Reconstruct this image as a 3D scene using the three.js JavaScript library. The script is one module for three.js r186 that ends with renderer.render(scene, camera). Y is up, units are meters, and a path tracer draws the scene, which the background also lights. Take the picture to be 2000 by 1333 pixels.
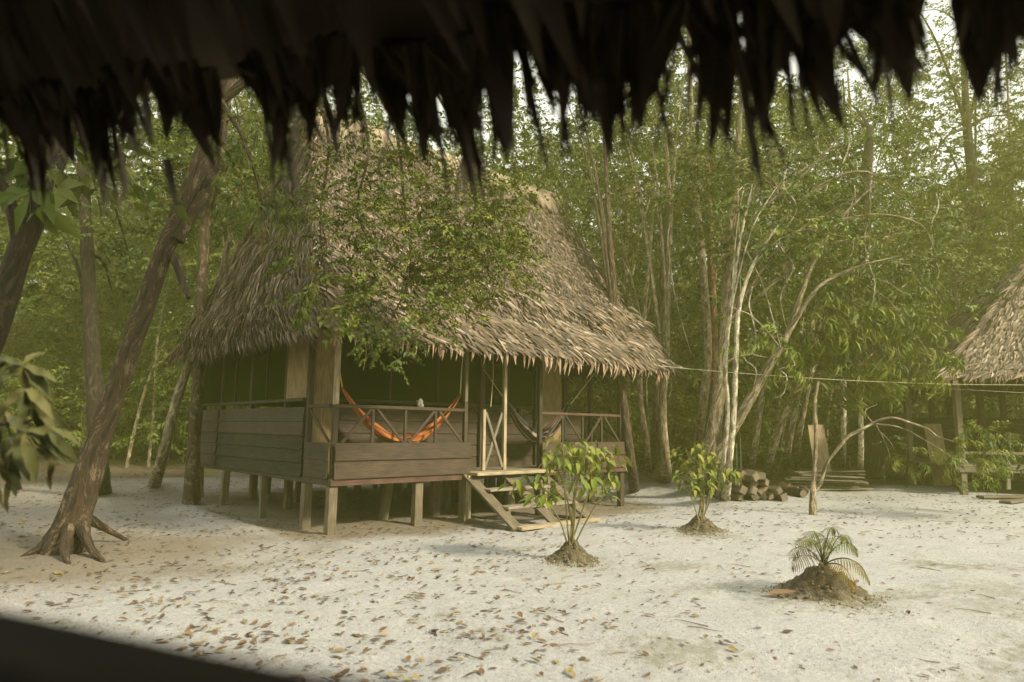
import * as THREE from 'three';
import { mergeGeometries } from 'three/addons/utils/BufferGeometryUtils.js';
import { createNoise2D, createNoise3D } from 'simplex-noise';

// ---------------------------------------------------------------- camera, sky, sun, exposure
const scene = new THREE.Scene();
const EYE = new THREE.Vector3(0, 1.45, 0), F = 1300, PITCH = 7.6 * Math.PI / 180, ROLL = 0.7 * Math.PI / 180;
const camera = new THREE.PerspectiveCamera(2 * Math.atan(666.5 / F) * 180 / Math.PI, 2000 / 1333, 0.05, 400);
camera.position.copy(EYE); camera.rotation.order = 'YXZ'; camera.rotation.set(PITCH, 0, ROLL);
camera.focus = 10.5; camera.userData.fStop = 1.6;
const renderer = new THREE.WebGLRenderer();
renderer.toneMapping = THREE.LinearToneMapping; renderer.toneMappingExposure = 1.62;
renderer.shadowMap.enabled = true;

const SUN = new THREE.Vector3(0.78, 0.63, 0.54).normalize();
{ // thin bright overcast: an even white veil, a little brighter round the sun
  const W = 256, H = 128, d = new Float32Array(W * H * 4), n = createNoise3D(seeded(5));
  for (let r = 0; r < H; r++) for (let c = 0; c < W; c++) {
    const up = ((r + .5) / H - .5) * Math.PI, a = ((c + .5) / W - .5) * 2 * Math.PI;
    const x = Math.cos(a) * Math.cos(up), y = Math.sin(up), z = Math.sin(a) * Math.cos(up);
    const near = Math.max(0, x * SUN.x + y * SUN.y + z * SUN.z);
    const v = 0.92 + 0.10 * n(x * 2, y * 3, z * 2) + 0.05 * n(x * 5, y * 8, z * 5) + 0.45 * Math.pow(near, 5);
    const i = (r * W + c) * 4; d[i] = v * 1.0; d[i + 1] = v * 1.0; d[i + 2] = v * 0.97; d[i + 3] = 1;
  }
  const t = new THREE.DataTexture(d, W, H, THREE.RGBAFormat, THREE.FloatType);
  t.mapping = THREE.EquirectangularReflectionMapping; t.magFilter = t.minFilter = THREE.LinearFilter; t.needsUpdate = true;
  scene.background = t; scene.environment = t;
}
const sun = new THREE.DirectionalLight(0xfff0d0, 4.9);
sun.position.copy(SUN).multiplyScalar(60); sun.castShadow = true; sun.shadow.radius = 14;
Object.assign(sun.shadow.camera, { left: -40, right: 40, top: 40, bottom: -40, near: 1, far: 150 });
sun.shadow.mapSize.set(2048, 2048);
scene.add(sun, sun.target);
scene.fog = new THREE.FogExp2(new THREE.Color(0.98, 1.0, 0.30), 0.0048);

// ---------------------------------------------------------------- helpers
function seeded(s) { return () => { s = (s + 0x6d2b79f5) | 0; let t = Math.imul(s ^ (s >>> 15), 1 | s); t = (t + Math.imul(t ^ (t >>> 7), 61 | t)) ^ t; return ((t ^ (t >>> 14)) >>> 0) / 4294967296; }; }
let rng = seeded(11);
const rnd = (a = 1, b) => b === undefined ? rng() * a : a + rng() * (b - a);
const V = (x, y, z) => new THREE.Vector3(x, y, z);
const n2 = createNoise2D(seeded(3)), n3 = createNoise3D(seeded(4));
const clamp = THREE.MathUtils.clamp, smooth = THREE.MathUtils.smoothstep, lerp = THREE.MathUtils.lerp;
const C = (r, g, b) => new THREE.Color().setRGB(r, g, b);
// surveyed positions: a sight line of the photograph and a distance give a real point in metres
function sight(px, py) {
  const u = px - 1000, v = py - 666.5, c = Math.cos(ROLL), s = Math.sin(ROLL), x = c * u + s * v, y = -(-s * u + c * v);
  const cp = Math.cos(PITCH), sp = Math.sin(PITCH);
  return V(x, y * cp + F * sp, y * sp - F * cp).normalize();
}
const at = (px, py, depth) => { const r = sight(px, py); return r.multiplyScalar(-depth / r.z).add(EYE); };
const onGround = (px, py) => { const r = sight(px, py); const p = r.multiplyScalar(-EYE.y / r.y).add(EYE); p.y = height(p.x, p.z); return p; };
const mpp = depth => depth / F; // metres per photograph pixel at that distance

const taken = new Map();
function numbered(name) { const k = taken.get(name) ?? 0; taken.set(name, k + 1); return k ? name + '_' + String(k).padStart(3, '0') : name; }
function tag(o, label, category, group, kind) { if (label) o.userData.label = label; if (category) o.userData.category = category; if (group) o.userData.group = group; if (kind) o.userData.kind = kind; return o; }
function thing(name, label, category, p = V(0, 0, 0), turn = 0, group) {
  const o = new THREE.Group(); o.name = numbered(name); o.position.copy(p); o.rotation.y = turn; scene.add(o);
  return tag(o, label, category, group);
}
function part(name, geo, mat, parent, pos) {
  const m = new THREE.Mesh(geo, mat); m.name = name; m.castShadow = m.receiveShadow = true; if (pos) m.position.copy(pos); parent.add(m); return m;
}
function copies(name, geo, mat, parent, list, kind) { // list of {m: Matrix4, c: Color}
  const m = new THREE.InstancedMesh(geo, mat, list.length); m.name = name; m.castShadow = m.receiveShadow = true;
  list.forEach((e, i) => { m.setMatrixAt(i, e.m); if (e.c) m.setColorAt(i, e.c); });
  if (kind) m.userData.kind = kind; parent.add(m); return m;
}
function basis(p, x, y, z) { return new THREE.Matrix4().makeBasis(x, y, z).setPosition(p); }
// frame whose z runs along dir and whose y lies near up
function frame(p, dir, up, sx, sy, sz) {
  const z = dir.clone().normalize(), x = V(0, 0, 0).crossVectors(up, z);
  if (x.lengthSq() < 1e-6) x.set(1, 0, 0); x.normalize();
  const y = V(0, 0, 0).crossVectors(z, x);
  return basis(p, x.multiplyScalar(sx), y.multiplyScalar(sy), z.multiplyScalar(sz));
}
function geoFrom(pos, idx, uv, col) {
  const g = new THREE.BufferGeometry(); g.setAttribute('position', new THREE.Float32BufferAttribute(pos, 3));
  if (uv) g.setAttribute('uv', new THREE.Float32BufferAttribute(uv, 2));
  if (col) g.setAttribute('color', new THREE.Float32BufferAttribute(col, 3));
  g.setIndex(idx); g.computeVertexNormals(); return g;
}
// chamfered box, uv in metres with the grain along its longest side
function box(w, h, d, ch = 0.006, uo = rnd(8), vo = rnd(8)) {
  ch = Math.min(ch, w * .3, h * .3, d * .3);
  const s = [w / 2, h / 2, d / 2], long = s.indexOf(Math.max(...s)), pos = [], nor = [], uv = [], idx = [];
  const quad = (ps, n, ax) => {
    const o = pos.length / 3, [a, b] = [0, 1, 2].filter(k => k !== ax), U = long === ax ? a : long, W = [a, b].find(k => k !== U);
    for (const p of ps) { pos.push(...p); nor.push(...n); uv.push(p[U] + uo, p[W] + vo + ax * .37); }
    const e1 = V(...ps[1]).sub(V(...ps[0])), e2 = V(...ps[2]).sub(V(...ps[0])), f = e1.cross(e2).dot(V(...n)) < 0;
    for (let k = 2; k < ps.length; k++) idx.push(...(f ? [o, o + k, o + k - 1] : [o, o + k - 1, o + k]));
  };
  for (let ax = 0; ax < 3; ax++) for (const sg of [-1, 1]) {
    const [a, b] = [0, 1, 2].filter(k => k !== ax), n = [0, 0, 0]; n[ax] = sg;
    quad([[-1, -1], [1, -1], [1, 1], [-1, 1]].map(([i, j]) => { const p = [0, 0, 0]; p[ax] = sg * s[ax]; p[a] = i * (s[a] - ch); p[b] = j * (s[b] - ch); return p; }), n, ax);
  }
  for (let e = 0; e < 3; e++) { const [a, b] = [0, 1, 2].filter(k => k !== e); for (const i of [-1, 1]) for (const j of [-1, 1]) {
    const n = [0, 0, 0]; n[a] = i * .7071; n[b] = j * .7071;
    quad([[1, 0, -1], [1, 0, 1], [0, 1, 1], [0, 1, -1]].map(([fa, fb, k]) => { const p = [0, 0, 0]; p[e] = k * (s[e] - ch); p[a] = i * (fa ? s[a] : s[a] - ch); p[b] = j * (fb ? s[b] : s[b] - ch); return p; }), n, a);
  } }
  for (const i of [-1, 1]) for (const j of [-1, 1]) for (const k of [-1, 1])
    quad([[i * s[0], j * (s[1] - ch), k * (s[2] - ch)], [i * (s[0] - ch), j * s[1], k * (s[2] - ch)], [i * (s[0] - ch), j * (s[1] - ch), k * s[2]]], [i * .577, j * .577, k * .577], 0);
  const g = new THREE.BufferGeometry();
  g.setAttribute('position', new THREE.Float32BufferAttribute(pos, 3)); g.setAttribute('normal', new THREE.Float32BufferAttribute(nor, 3)); g.setAttribute('uv', new THREE.Float32BufferAttribute(uv, 2)); g.setIndex(idx);
  return g;
}
function board(name, w, h, d, x, y, z, mat, parent, rx = 0, ry = 0, rz = 0, ch) { // centred at x y z
  const m = part(name, box(w, h, d, ch), mat, parent, V(x, y, z)); m.rotation.set(rx, ry, rz); return m;
}
function barBetween(name, a, b, w, d, mat, parent, side = V(0, 0, 1)) { // a timber from a to b
  const L = a.distanceTo(b), m = part(name, box(w, L, d), mat, parent), y = b.clone().sub(a).normalize(), x = V(0, 0, 0).crossVectors(y, side).normalize();
  m.quaternion.setFromRotationMatrix(new THREE.Matrix4().makeBasis(x, y, V(0, 0, 0).crossVectors(x, y))); m.position.copy(a).add(b).multiplyScalar(.5); return m;
}
// a tapered limb through points; radii one per point; knobbly when rough > 0
function limb(points, radii, sides = 9, step = 0.25, rough = 0.05, seed = 0) {
  const cv = new THREE.CatmullRomCurve3(points, false, 'centripetal'), L = cv.getLength(), n = Math.max(3, Math.ceil(L / step));
  const pos = [], uv = [], idx = []; let t0 = cv.getTangent(0), nx = Math.abs(t0.y) > .9 ? V(1, 0, 0) : V(0, 1, 0);
  nx.sub(t0.clone().multiplyScalar(nx.dot(t0))).normalize();
  for (let i = 0; i <= n; i++) {
    const t = i / n, p = cv.getPointAt(t), tan = cv.getTangentAt(t); nx.sub(tan.clone().multiplyScalar(nx.dot(tan))).normalize();
    const ny = V(0, 0, 0).crossVectors(tan, nx), q = cv.getUtoTmapping(t) * (radii.length - 1), k = Math.min(radii.length - 2, Math.floor(q)), r0 = lerp(radii[k], radii[k + 1], q - k);
    for (let j = 0; j <= sides; j++) {
      const a = j / sides * Math.PI * 2, ca = Math.cos(a), sa = Math.sin(a), r = r0 * (1 + rough * (n3(ca * 1.3 + seed, sa * 1.3, t * L * 1.3) + .5 * n3(ca * 3 + seed, sa * 3, t * L * 4)));
      pos.push(p.x + (nx.x * ca + ny.x * sa) * r, p.y + (nx.y * ca + ny.y * sa) * r, p.z + (nx.z * ca + ny.z * sa) * r);
      uv.push(j / sides * Math.max(.25, Math.round(radii[0] * 12) * .5), t * L);
    }
  }
  for (let i = 0; i < n; i++) for (let j = 0; j < sides; j++) { const a = i * (sides + 1) + j, b = a + sides + 1; idx.push(a, a + 1, b, b, a + 1, b + 1); }
  return geoFrom(pos, idx, uv);
}
// a leaf along +z, upper side +y: length L, widest w, drooping, folded along the midrib
function leafGeo(L, w, segs = 4, droop = .25, fold = .25, wide = .4, cols = null) {
  const pos = [], idx = [], col = [], uv = [];
  for (let i = 0; i <= segs; i++) {
    const t = i / segs, hw = w / 2 * Math.pow(Math.sin(Math.PI * Math.pow(t, Math.log(.5) / Math.log(wide))), .8) + (i === 0 ? w * .02 : 0), z = L * (t - droop * droop * t * t * .5), y = -droop * L * t * t;
    for (const s of [-1, 0, 1]) { pos.push(s * hw, y + Math.abs(s) * hw * fold, z); uv.push(s * hw, t * L); if (cols) { const c = cols[s === 0 ? 1 : 0]; col.push(c[0], c[1], c[2]); } }
  }
  for (let i = 0; i < segs; i++) for (const s of [0, 1]) { const a = i * 3 + s, b = a + 3; if (i > 0) idx.push(a, b, a + 1); idx.push(a + 1, b, b + 1); if (i === 0) idx.push(a, b, a + 1); }
  return geoFrom(pos, idx, uv, cols ? col : null);
}
const put = (g, m) => { const k = g.clone().applyMatrix4(m); return k; };
function strip(g) { const k = g.index ? g.toNonIndexed() : g; for (const n of Object.keys(k.attributes)) if (!['position', 'normal', 'uv'].includes(n)) k.deleteAttribute(n); return k; }
const merge = list => mergeGeometries(list.map(strip));

// ---------------------------------------------------------------- textures and materials
function tex(n, fn, srgb = true) { // fn(u, v) in 0..1, returns [r,g,b] 0..1
  const d = new Uint8Array(n * n * 4);
  for (let y = 0; y < n; y++) for (let x = 0; x < n; x++) { const c = fn(x / n, y / n), i = (y * n + x) * 4; d[i] = clamp(c[0], 0, 1) * 255; d[i + 1] = clamp(c[1], 0, 1) * 255; d[i + 2] = clamp(c[2], 0, 1) * 255; d[i + 3] = 255; }
  const t = new THREE.DataTexture(d, n, n); t.wrapS = t.wrapT = THREE.RepeatWrapping; t.magFilter = THREE.LinearFilter; t.minFilter = THREE.LinearMipmapLinearFilter; if (srgb) t.colorSpace = THREE.SRGBColorSpace; t.needsUpdate = true; return t;
}
// noise that repeats over 0..1
const tile = (u, v, fu, fv, o = 0) => { const a = u * 6.2832, b = v * 6.2832; return n3(Math.cos(a) * fu / 6.2832 + o, Math.sin(a) * fu / 6.2832 + Math.cos(b) * fv / 6.2832, Math.sin(b) * fv / 6.2832 + o * 1.7); };
function rep(t, s) { t.repeat.set(s, s); return t; }
const grain = tex(512, (u, v) => { const g = .78 + .10 * tile(u, v, 4, 60) + .09 * tile(u, v, 10, 180, 3) + .07 * tile(u, v, 5, 6, 7); return [g, g, g * .98]; });
const grainBump = tex(512, (u, v) => { const g = .5 + .2 * tile(u, v, 4, 60) + .2 * tile(u, v, 10, 180, 3); return [g, g, g]; }, false);
rep(grain, .7); rep(grainBump, .7);
const wood = (r, g, b, rough = .8) => new THREE.MeshStandardMaterial({ color: C(r, g, b), map: grain, bumpMap: grainBump, bumpScale: .003, roughness: rough });
const stainy = tex(512, (u, v) => { // old boards: grey-green bloom and pale worn streaks
  const s = .62 + .10 * tile(u, v, 4, 60) + .08 * tile(u, v, 10, 160, 3), b = smooth(tile(u, v, 5, 9, 11) + .4 * tile(u, v, 20, 40, 2), -.1, .7), k = smooth(tile(u, v, 4, 14, 21), .2, .8);
  return [s * lerp(.72, .78, b) * (1 - .25 * k), s * lerp(.66, .86, b) * (1 - .25 * k), s * lerp(.55, .70, b) * (1 - .28 * k)];
});
rep(stainy, .35);
const M = {
  brown: [wood(.075, .048, .032), wood(.088, .055, .036), wood(.066, .043, .030)],
  red: wood(.13, .065, .045), raw: wood(.55, .45, .30), grey: wood(.26, .23, .17), dark: wood(.05, .038, .027),
  old: [0, 1, 2].map(k => new THREE.MeshStandardMaterial({ color: C([.10, .17, .12][k], [.105, .19, .12][k], [.07, .13, .075][k]), map: stainy, bumpMap: grainBump, bumpScale: .004, roughness: .9 })),
  ply: wood(.36, .25, .13), stilt: wood(.22, .18, .12),
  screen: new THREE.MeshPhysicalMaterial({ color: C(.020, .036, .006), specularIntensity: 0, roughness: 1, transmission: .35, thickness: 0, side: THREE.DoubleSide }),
  rope: new THREE.MeshStandardMaterial({ color: C(.5, .44, .3), roughness: .9 }),
  yellowRope: new THREE.MeshStandardMaterial({ color: C(.55, .30, .05), roughness: .9 }),
  earth: null,
};
function barkTex(base, blotch, amt, seed) {
  return rep(tex(512, (u, v) => {
    const r = .85 + .18 * tile(u, v, 26, 6, seed) + .12 * tile(u, v, 60, 18, seed + 2), b = smooth(tile(u, v, 8, 6, seed + 5) + .6 * tile(u, v, 24, 22, seed + 8) + .5 * tile(u, v, 60, 55, seed + 9), .4 - amt, 1.1 - amt), k = smooth(tile(u, v, 7, 3, seed + 12), .1, .7) * .35;
    return [0, 1, 2].map(i => lerp(base[i] * r, blotch[i] * (.9 + .1 * r), b) * (1 - k));
  }), .8);
}
const barkBump = rep(tex(512, (u, v) => { const g = .5 + .25 * tile(u, v, 26, 6, 1) + .2 * tile(u, v, 60, 18, 3); return [g, g, g]; }, false), .8);
const bark = (base, blotch, amt, seed) => new THREE.MeshStandardMaterial({ map: barkTex(base, blotch, amt, seed), bumpMap: barkBump, bumpScale: .02, roughness: .95 });
const B = {
  brown: bark([.30, .24, .175], [.45, .39, .31], .2, 1), pale: bark([.56, .50, .40], [.68, .63, .53], .4, 20), dark: bark([.20, .155, .11], [.28, .235, .175], .3, 40),
  red: bark([.47, .33, .23], [.56, .46, .35], .3, 60), white: bark([.70, .66, .56], [.80, .77, .69], .6, 80),
};
const leafMat = (tr = .4, rough = .75) => new THREE.MeshPhysicalMaterial({ color: 0xffffff, roughness: rough, transmission: tr, thickness: 0, side: THREE.DoubleSide, specularIntensity: .5 });
const L1 = leafMat(.34, .6);
const leafTint = (r, g, b, tr = .38) => { const m = leafMat(tr, .7); m.color = C(r, g, b); return m; };
const dryTint = (r, g, b) => new THREE.MeshStandardMaterial({ color: C(r, g, b), roughness: .85, side: THREE.DoubleSide });
const thatchMat = new THREE.MeshStandardMaterial({ color: 0xffffff, roughness: .8, side: THREE.DoubleSide });

// ---------------------------------------------------------------- ground
const HEAPS = []; // low heaps of earth, added to the height of the ground
const CAB = { o: V(-2.543, 0, -9.579), turn: 42 * Math.PI / 180 };
const cabX = V(Math.cos(CAB.turn), 0, -Math.sin(CAB.turn)), cabB = V(-Math.sin(CAB.turn), 0, -Math.cos(CAB.turn));
const cabLocal = (x, z) => { const dx = x - CAB.o.x, dz = z - CAB.o.z; return [dx * cabX.x + dz * cabX.z, dx * cabB.x + dz * cabB.z]; };
function height(x, z) {
  let y = .035 * n2(x * .25, z * .25) + .014 * n2(x * 1.1 + 7, z * 1.1) + .005 * n2(x * 4, z * 4 + 3);
  const [cx, cb] = cabLocal(x, z); // the trodden strip along the porch lies a little lower
  y -= .06 * smooth(cb, -2.5, -.8) * (1 - smooth(cb, 3, 6)) * smooth(cx, -2, 0) * (1 - smooth(cx, 6.5, 9));
  y += .09 * Math.exp(-((cx + .75) ** 2) / .10) * smooth(cb, .2, 1) * (1 - smooth(cb, 3.5, 5)); // ridge of swept sand beside the stilts
  const d = Math.hypot(x, z); y += .10 * smooth(d, 17, 30) * (1 + n2(x * .1, z * .1 + 9));
  return y;
}
const sandFine = tex(1024, (u, v) => { const g = .90 + .05 * tile(u, v, 40, 40) + .05 * tile(u, v, 130, 130, 4) + .045 * tile(u, v, 330, 330, 9) - .28 * smooth(tile(u, v, 90, 90, 31) + .5 * tile(u, v, 240, 240, 14), .72, 1.05); return [g, g * .992, g * .975]; });
const sandBump = tex(1024, (u, v) => { const g = .5 + .12 * tile(u, v, 24, 24, 6) + .14 * tile(u, v, 90, 90, 4) + .16 * tile(u, v, 280, 280, 8); return [g, g, g]; }, false);
rep(sandFine, 1 / 2.1); rep(sandBump, 1 / 1.3);
{
  const N = 600, M2 = 600, pos = [], uv = [], col = [], idx = [];
  const warp = t => Math.sign(t) * (Math.abs(t) * 12 + Math.pow(Math.abs(t), 5) * 108);
  const sand = [.465, .475, .485], soil = [.235, .20, .15], algae = [.23, .22, .13], duff = [.125, .09, .05];
  for (let j = 0; j <= M2; j++) for (let i = 0; i <= N; i++) {
    const x = warp(i / N * 2 - 1), z = -9 + warp(j / M2 * 2 - 1), y = height(x, z); pos.push(x, y, z); uv.push(x, z);
    const gr = n2(x * 4, z * 4) * .3 + n2(x * 11, z * 11) * .35 + .4 * n2(x * 26, z * 26), [cx, cb] = cabLocal(x, z);
    const mid = n2(x * .55 + 40, z * .55), d = Math.hypot(x, z);
    // leaf mould round the trees and under the house, algae in patches, forest floor beyond the clearing
    let wSoil = 0, wDuff = smooth(d + 3.2 * n2(x * .18, z * .18 + 5) + gr * .8, 18, 24);
    const under = Math.max(-cx - .2, cx - 6.9, -cb - .5, cb - 6.4); wSoil = Math.max(wSoil, 1 - smooth(under + .35 * mid + .25 * gr, -.2, .75));
    const t1 = Math.hypot(x + 4.95, z + 7.9) + .55 * mid + .3 * gr; wSoil = Math.max(wSoil, .95 * (1 - smooth(t1, 1.0, 3.0)));
    const lf = -x - 3.3 + .9 * mid + .5 * gr + .12 * (z + 6); wSoil = Math.max(wSoil, .7 * smooth(lf, 0, 2.6));
    const rt = n2(x * .35 + 11, z * .6 + 2) * .8 + gr * .45; wSoil = Math.max(wSoil, .42 * smooth(rt, .35, 1.1) * smooth(-z, 9, 12));
    let wAlg = .75 * smooth(n2(x * .7 + 3, z * 1.15 + 8) + .55 * gr, .72, 1.25) + .22 * smooth(n2(x * 1.7, z * 2.3 + 20) + .6 * gr, .5, 1.2);
    for (const [px, pz, r, a] of [[2.84, -6.2, .62, .85], [3.55, -6.35, .5, .7], [2.05, -6.6, .45, .6], [1.85, -7.55, .42, .7], [4.9, -7.7, .42, .95], [3.9, -4.75, .5, .9], [.68, -7.6, .5, .6], [2.75, -9.75, .6, .7], [4.3, -5.9, .6, .5], [3.3, -4.1, .7, .6], [1.1, -4.6, .45, .6], [4.6, -6.6, .6, .5]])
      wAlg = Math.max(wAlg, a * .85 * (1 - smooth(Math.hypot((x - px) * .8, (z - pz) * 1.25) + 1.1 * gr * r + .2 * mid * r, r * .1, r)));
    const m = [0, 1, 2].map(k => lerp(lerp(lerp(sand[k], soil[k], clamp(wSoil, 0, 1)), algae[k], clamp(wAlg, 0, .9)), duff[k], wDuff) * (1 + .05 * gr));
    col.push(...m);
  }
  for (let j = 0; j < M2; j++) for (let i = 0; i < N; i++) { const a = j * (N + 1) + i, b = a + N + 1; idx.push(a, b, a + 1, b, b + 1, a + 1); }
  const mat = new THREE.MeshStandardMaterial({ vertexColors: true, map: sandFine, bumpMap: sandBump, bumpScale: .012, roughness: 1 });
  const g = part('ground', geoFrom(pos, idx, uv, col), mat, scene); taken.set('ground', 1); tag(g, 'white sand clearing with leaf mould running under the trees', 'ground', null, 'structure');
}
// ---------------------------------------------------------------- thatch
// a dry palm leaflet along +z, 1 m long and 1 m wide before scaling
function blade(segs, droop, curl, seed) {
  const pos = [], idx = [], uv = [], r = seeded(seed), tw = (r() - .5) * .6;
  for (let i = 0; i <= segs; i++) { const t = i / segs, w = .5 * (t < .25 ? lerp(.7, 1, t / .25) : Math.pow(1 - (t - .25) / .75, .75)) + .01, y = -droop * t * t, a = tw * t + curl * t * t;
    for (const s of [-1, 0, 1]) { pos.push(s * w * Math.cos(a), y + (Math.abs(s) * w * .28 + s * w * Math.sin(a)) * .22, t); uv.push(s * w * .05, t * .3); } }
  for (let i = 0; i < segs; i++) for (const s of [0, 1]) { const a = i * 3 + s, b = a + 3; idx.push(a, b, a + 1, a + 1, b, b + 1); }
  return geoFrom(pos, idx, uv);
}
const BL = [blade(3, .12, .3, 1), blade(3, .3, -.4, 2), blade(4, .5, .5, 3), blade(3, .05, .2, 4)];
const BLfine = blade(2, .15, .2, 7);
// four-sided thatch face: p(u, v), u along the eave, v from ridge (0) to eave (1)
function face(a, b, c, d, sag) { // a,b ridge ends, c,d eave ends (under a and b)
  const n = V(0, 0, 0).crossVectors(b.clone().add(d).sub(a).sub(c), c.clone().add(d).sub(a).sub(b)).normalize(); if (n.y < 0) n.negate();
  const p = (u, v) => { const q = a.clone().lerp(b, u).lerp(c.clone().lerp(d, u), v); const w = sag * Math.sin(Math.PI * Math.pow(v, .8)); q.addScaledVector(n, -w + .07 * n2(u * 7 + a.x, v * 6 + a.y)); return q; };
  return { p, n, down: (u, v) => p(u, Math.min(1, v + .02)).sub(p(u, Math.max(0, v - .02))).normalize(), along: (v) => p(1, v).sub(p(0, v)).normalize(), width: v => p(1, v).distanceTo(p(0, v)), area: b.clone().sub(a).length() };
}
function faceSheet(f, off, nu = 24, nv = 20) {
  const pos = [], idx = [], uv = [];
  for (let j = 0; j <= nv; j++) for (let i = 0; i <= nu; i++) { const q = f.p(i / nu, j / nv).addScaledVector(f.n, off); pos.push(q.x, q.y, q.z); uv.push(i * .2, j * .2); }
  for (let j = 0; j < nv; j++) for (let i = 0; i < nu; i++) { const a = j * (nu + 1) + i, b = a + nu + 1; idx.push(a, b, a + 1, b, b + 1, a + 1); }
  return geoFrom(pos, idx, uv);
}
const strawTone = (dark) => { const k = rnd(.55, 1.25) * dark, w = rnd(); return w < .13 ? C(.26 * k, .215 * k, .165 * k) : w < .50 ? C(.080 * k, .061 * k, .042 * k) : C(.160 * k, .116 * k, .076 * k); };
function thatchRows(f, list, o) { // rows of leaflets laid one above the other, o: v0 v1 rows per len wid lift skew dark
  const { v0, v1, rows, per, len, wid, lift, skew, dark } = o;
  for (let r = 0; r < rows; r++) {
    const v = lerp(v0, v1, (r + .5) / rows), W = f.width(v), n = Math.round(W * per);
    for (let k = 0; k < n; k++) {
      const u = clamp((k + rnd()) / n, 0, 1), vv = clamp(v + rnd(-.5, .5) * (v1 - v0) / rows * (o.loose ?? 1.4), 0, .995), q = f.p(u, vv).addScaledVector(f.n, rnd(.01, .05) + (o.raise ?? 0));
      const dir = f.down(u, vv).addScaledVector(f.along(vv), skew + rnd(-.55, .55) * (o.wild ?? 1)).addScaledVector(f.n, lift + rnd(-.1, .14)).normalize();
      const up = f.n.clone().addScaledVector(f.along(vv), rnd(-.7, .7)), L = len * rnd(.6, 1.3), w = wid * rnd(.6, 1.3);
      list.push({ m: frame(q, dir, up, w, L, L), c: strawTone(dark) });
    }
  }
}
function roof(parent, P, o) { // P: ridge ends rl rr, eaves fl fr bl br
  const R = part('roof', faceSheet(face(P.rl, P.rr, P.fl, P.fr, o.sag), -.06), M.thatchBase ??= dryTint(.075, .055, .036), parent);
  const F1 = face(P.rl, P.rr, P.fl, P.fr, o.sag), FL = face(P.rl2, P.rl, P.bl, P.fl, o.sag * .6), FR = face(P.rr, P.rr2, P.fr, P.br, o.sag * .6), FB = face(P.rr2, P.rl2, P.br, P.bl, o.sag);
  for (const f of [FL, FR, FB]) part('roof_slope', faceSheet(f, -.06), M.thatchBase, R);
  return { R, F1, FL, FR, FB };
}

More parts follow.
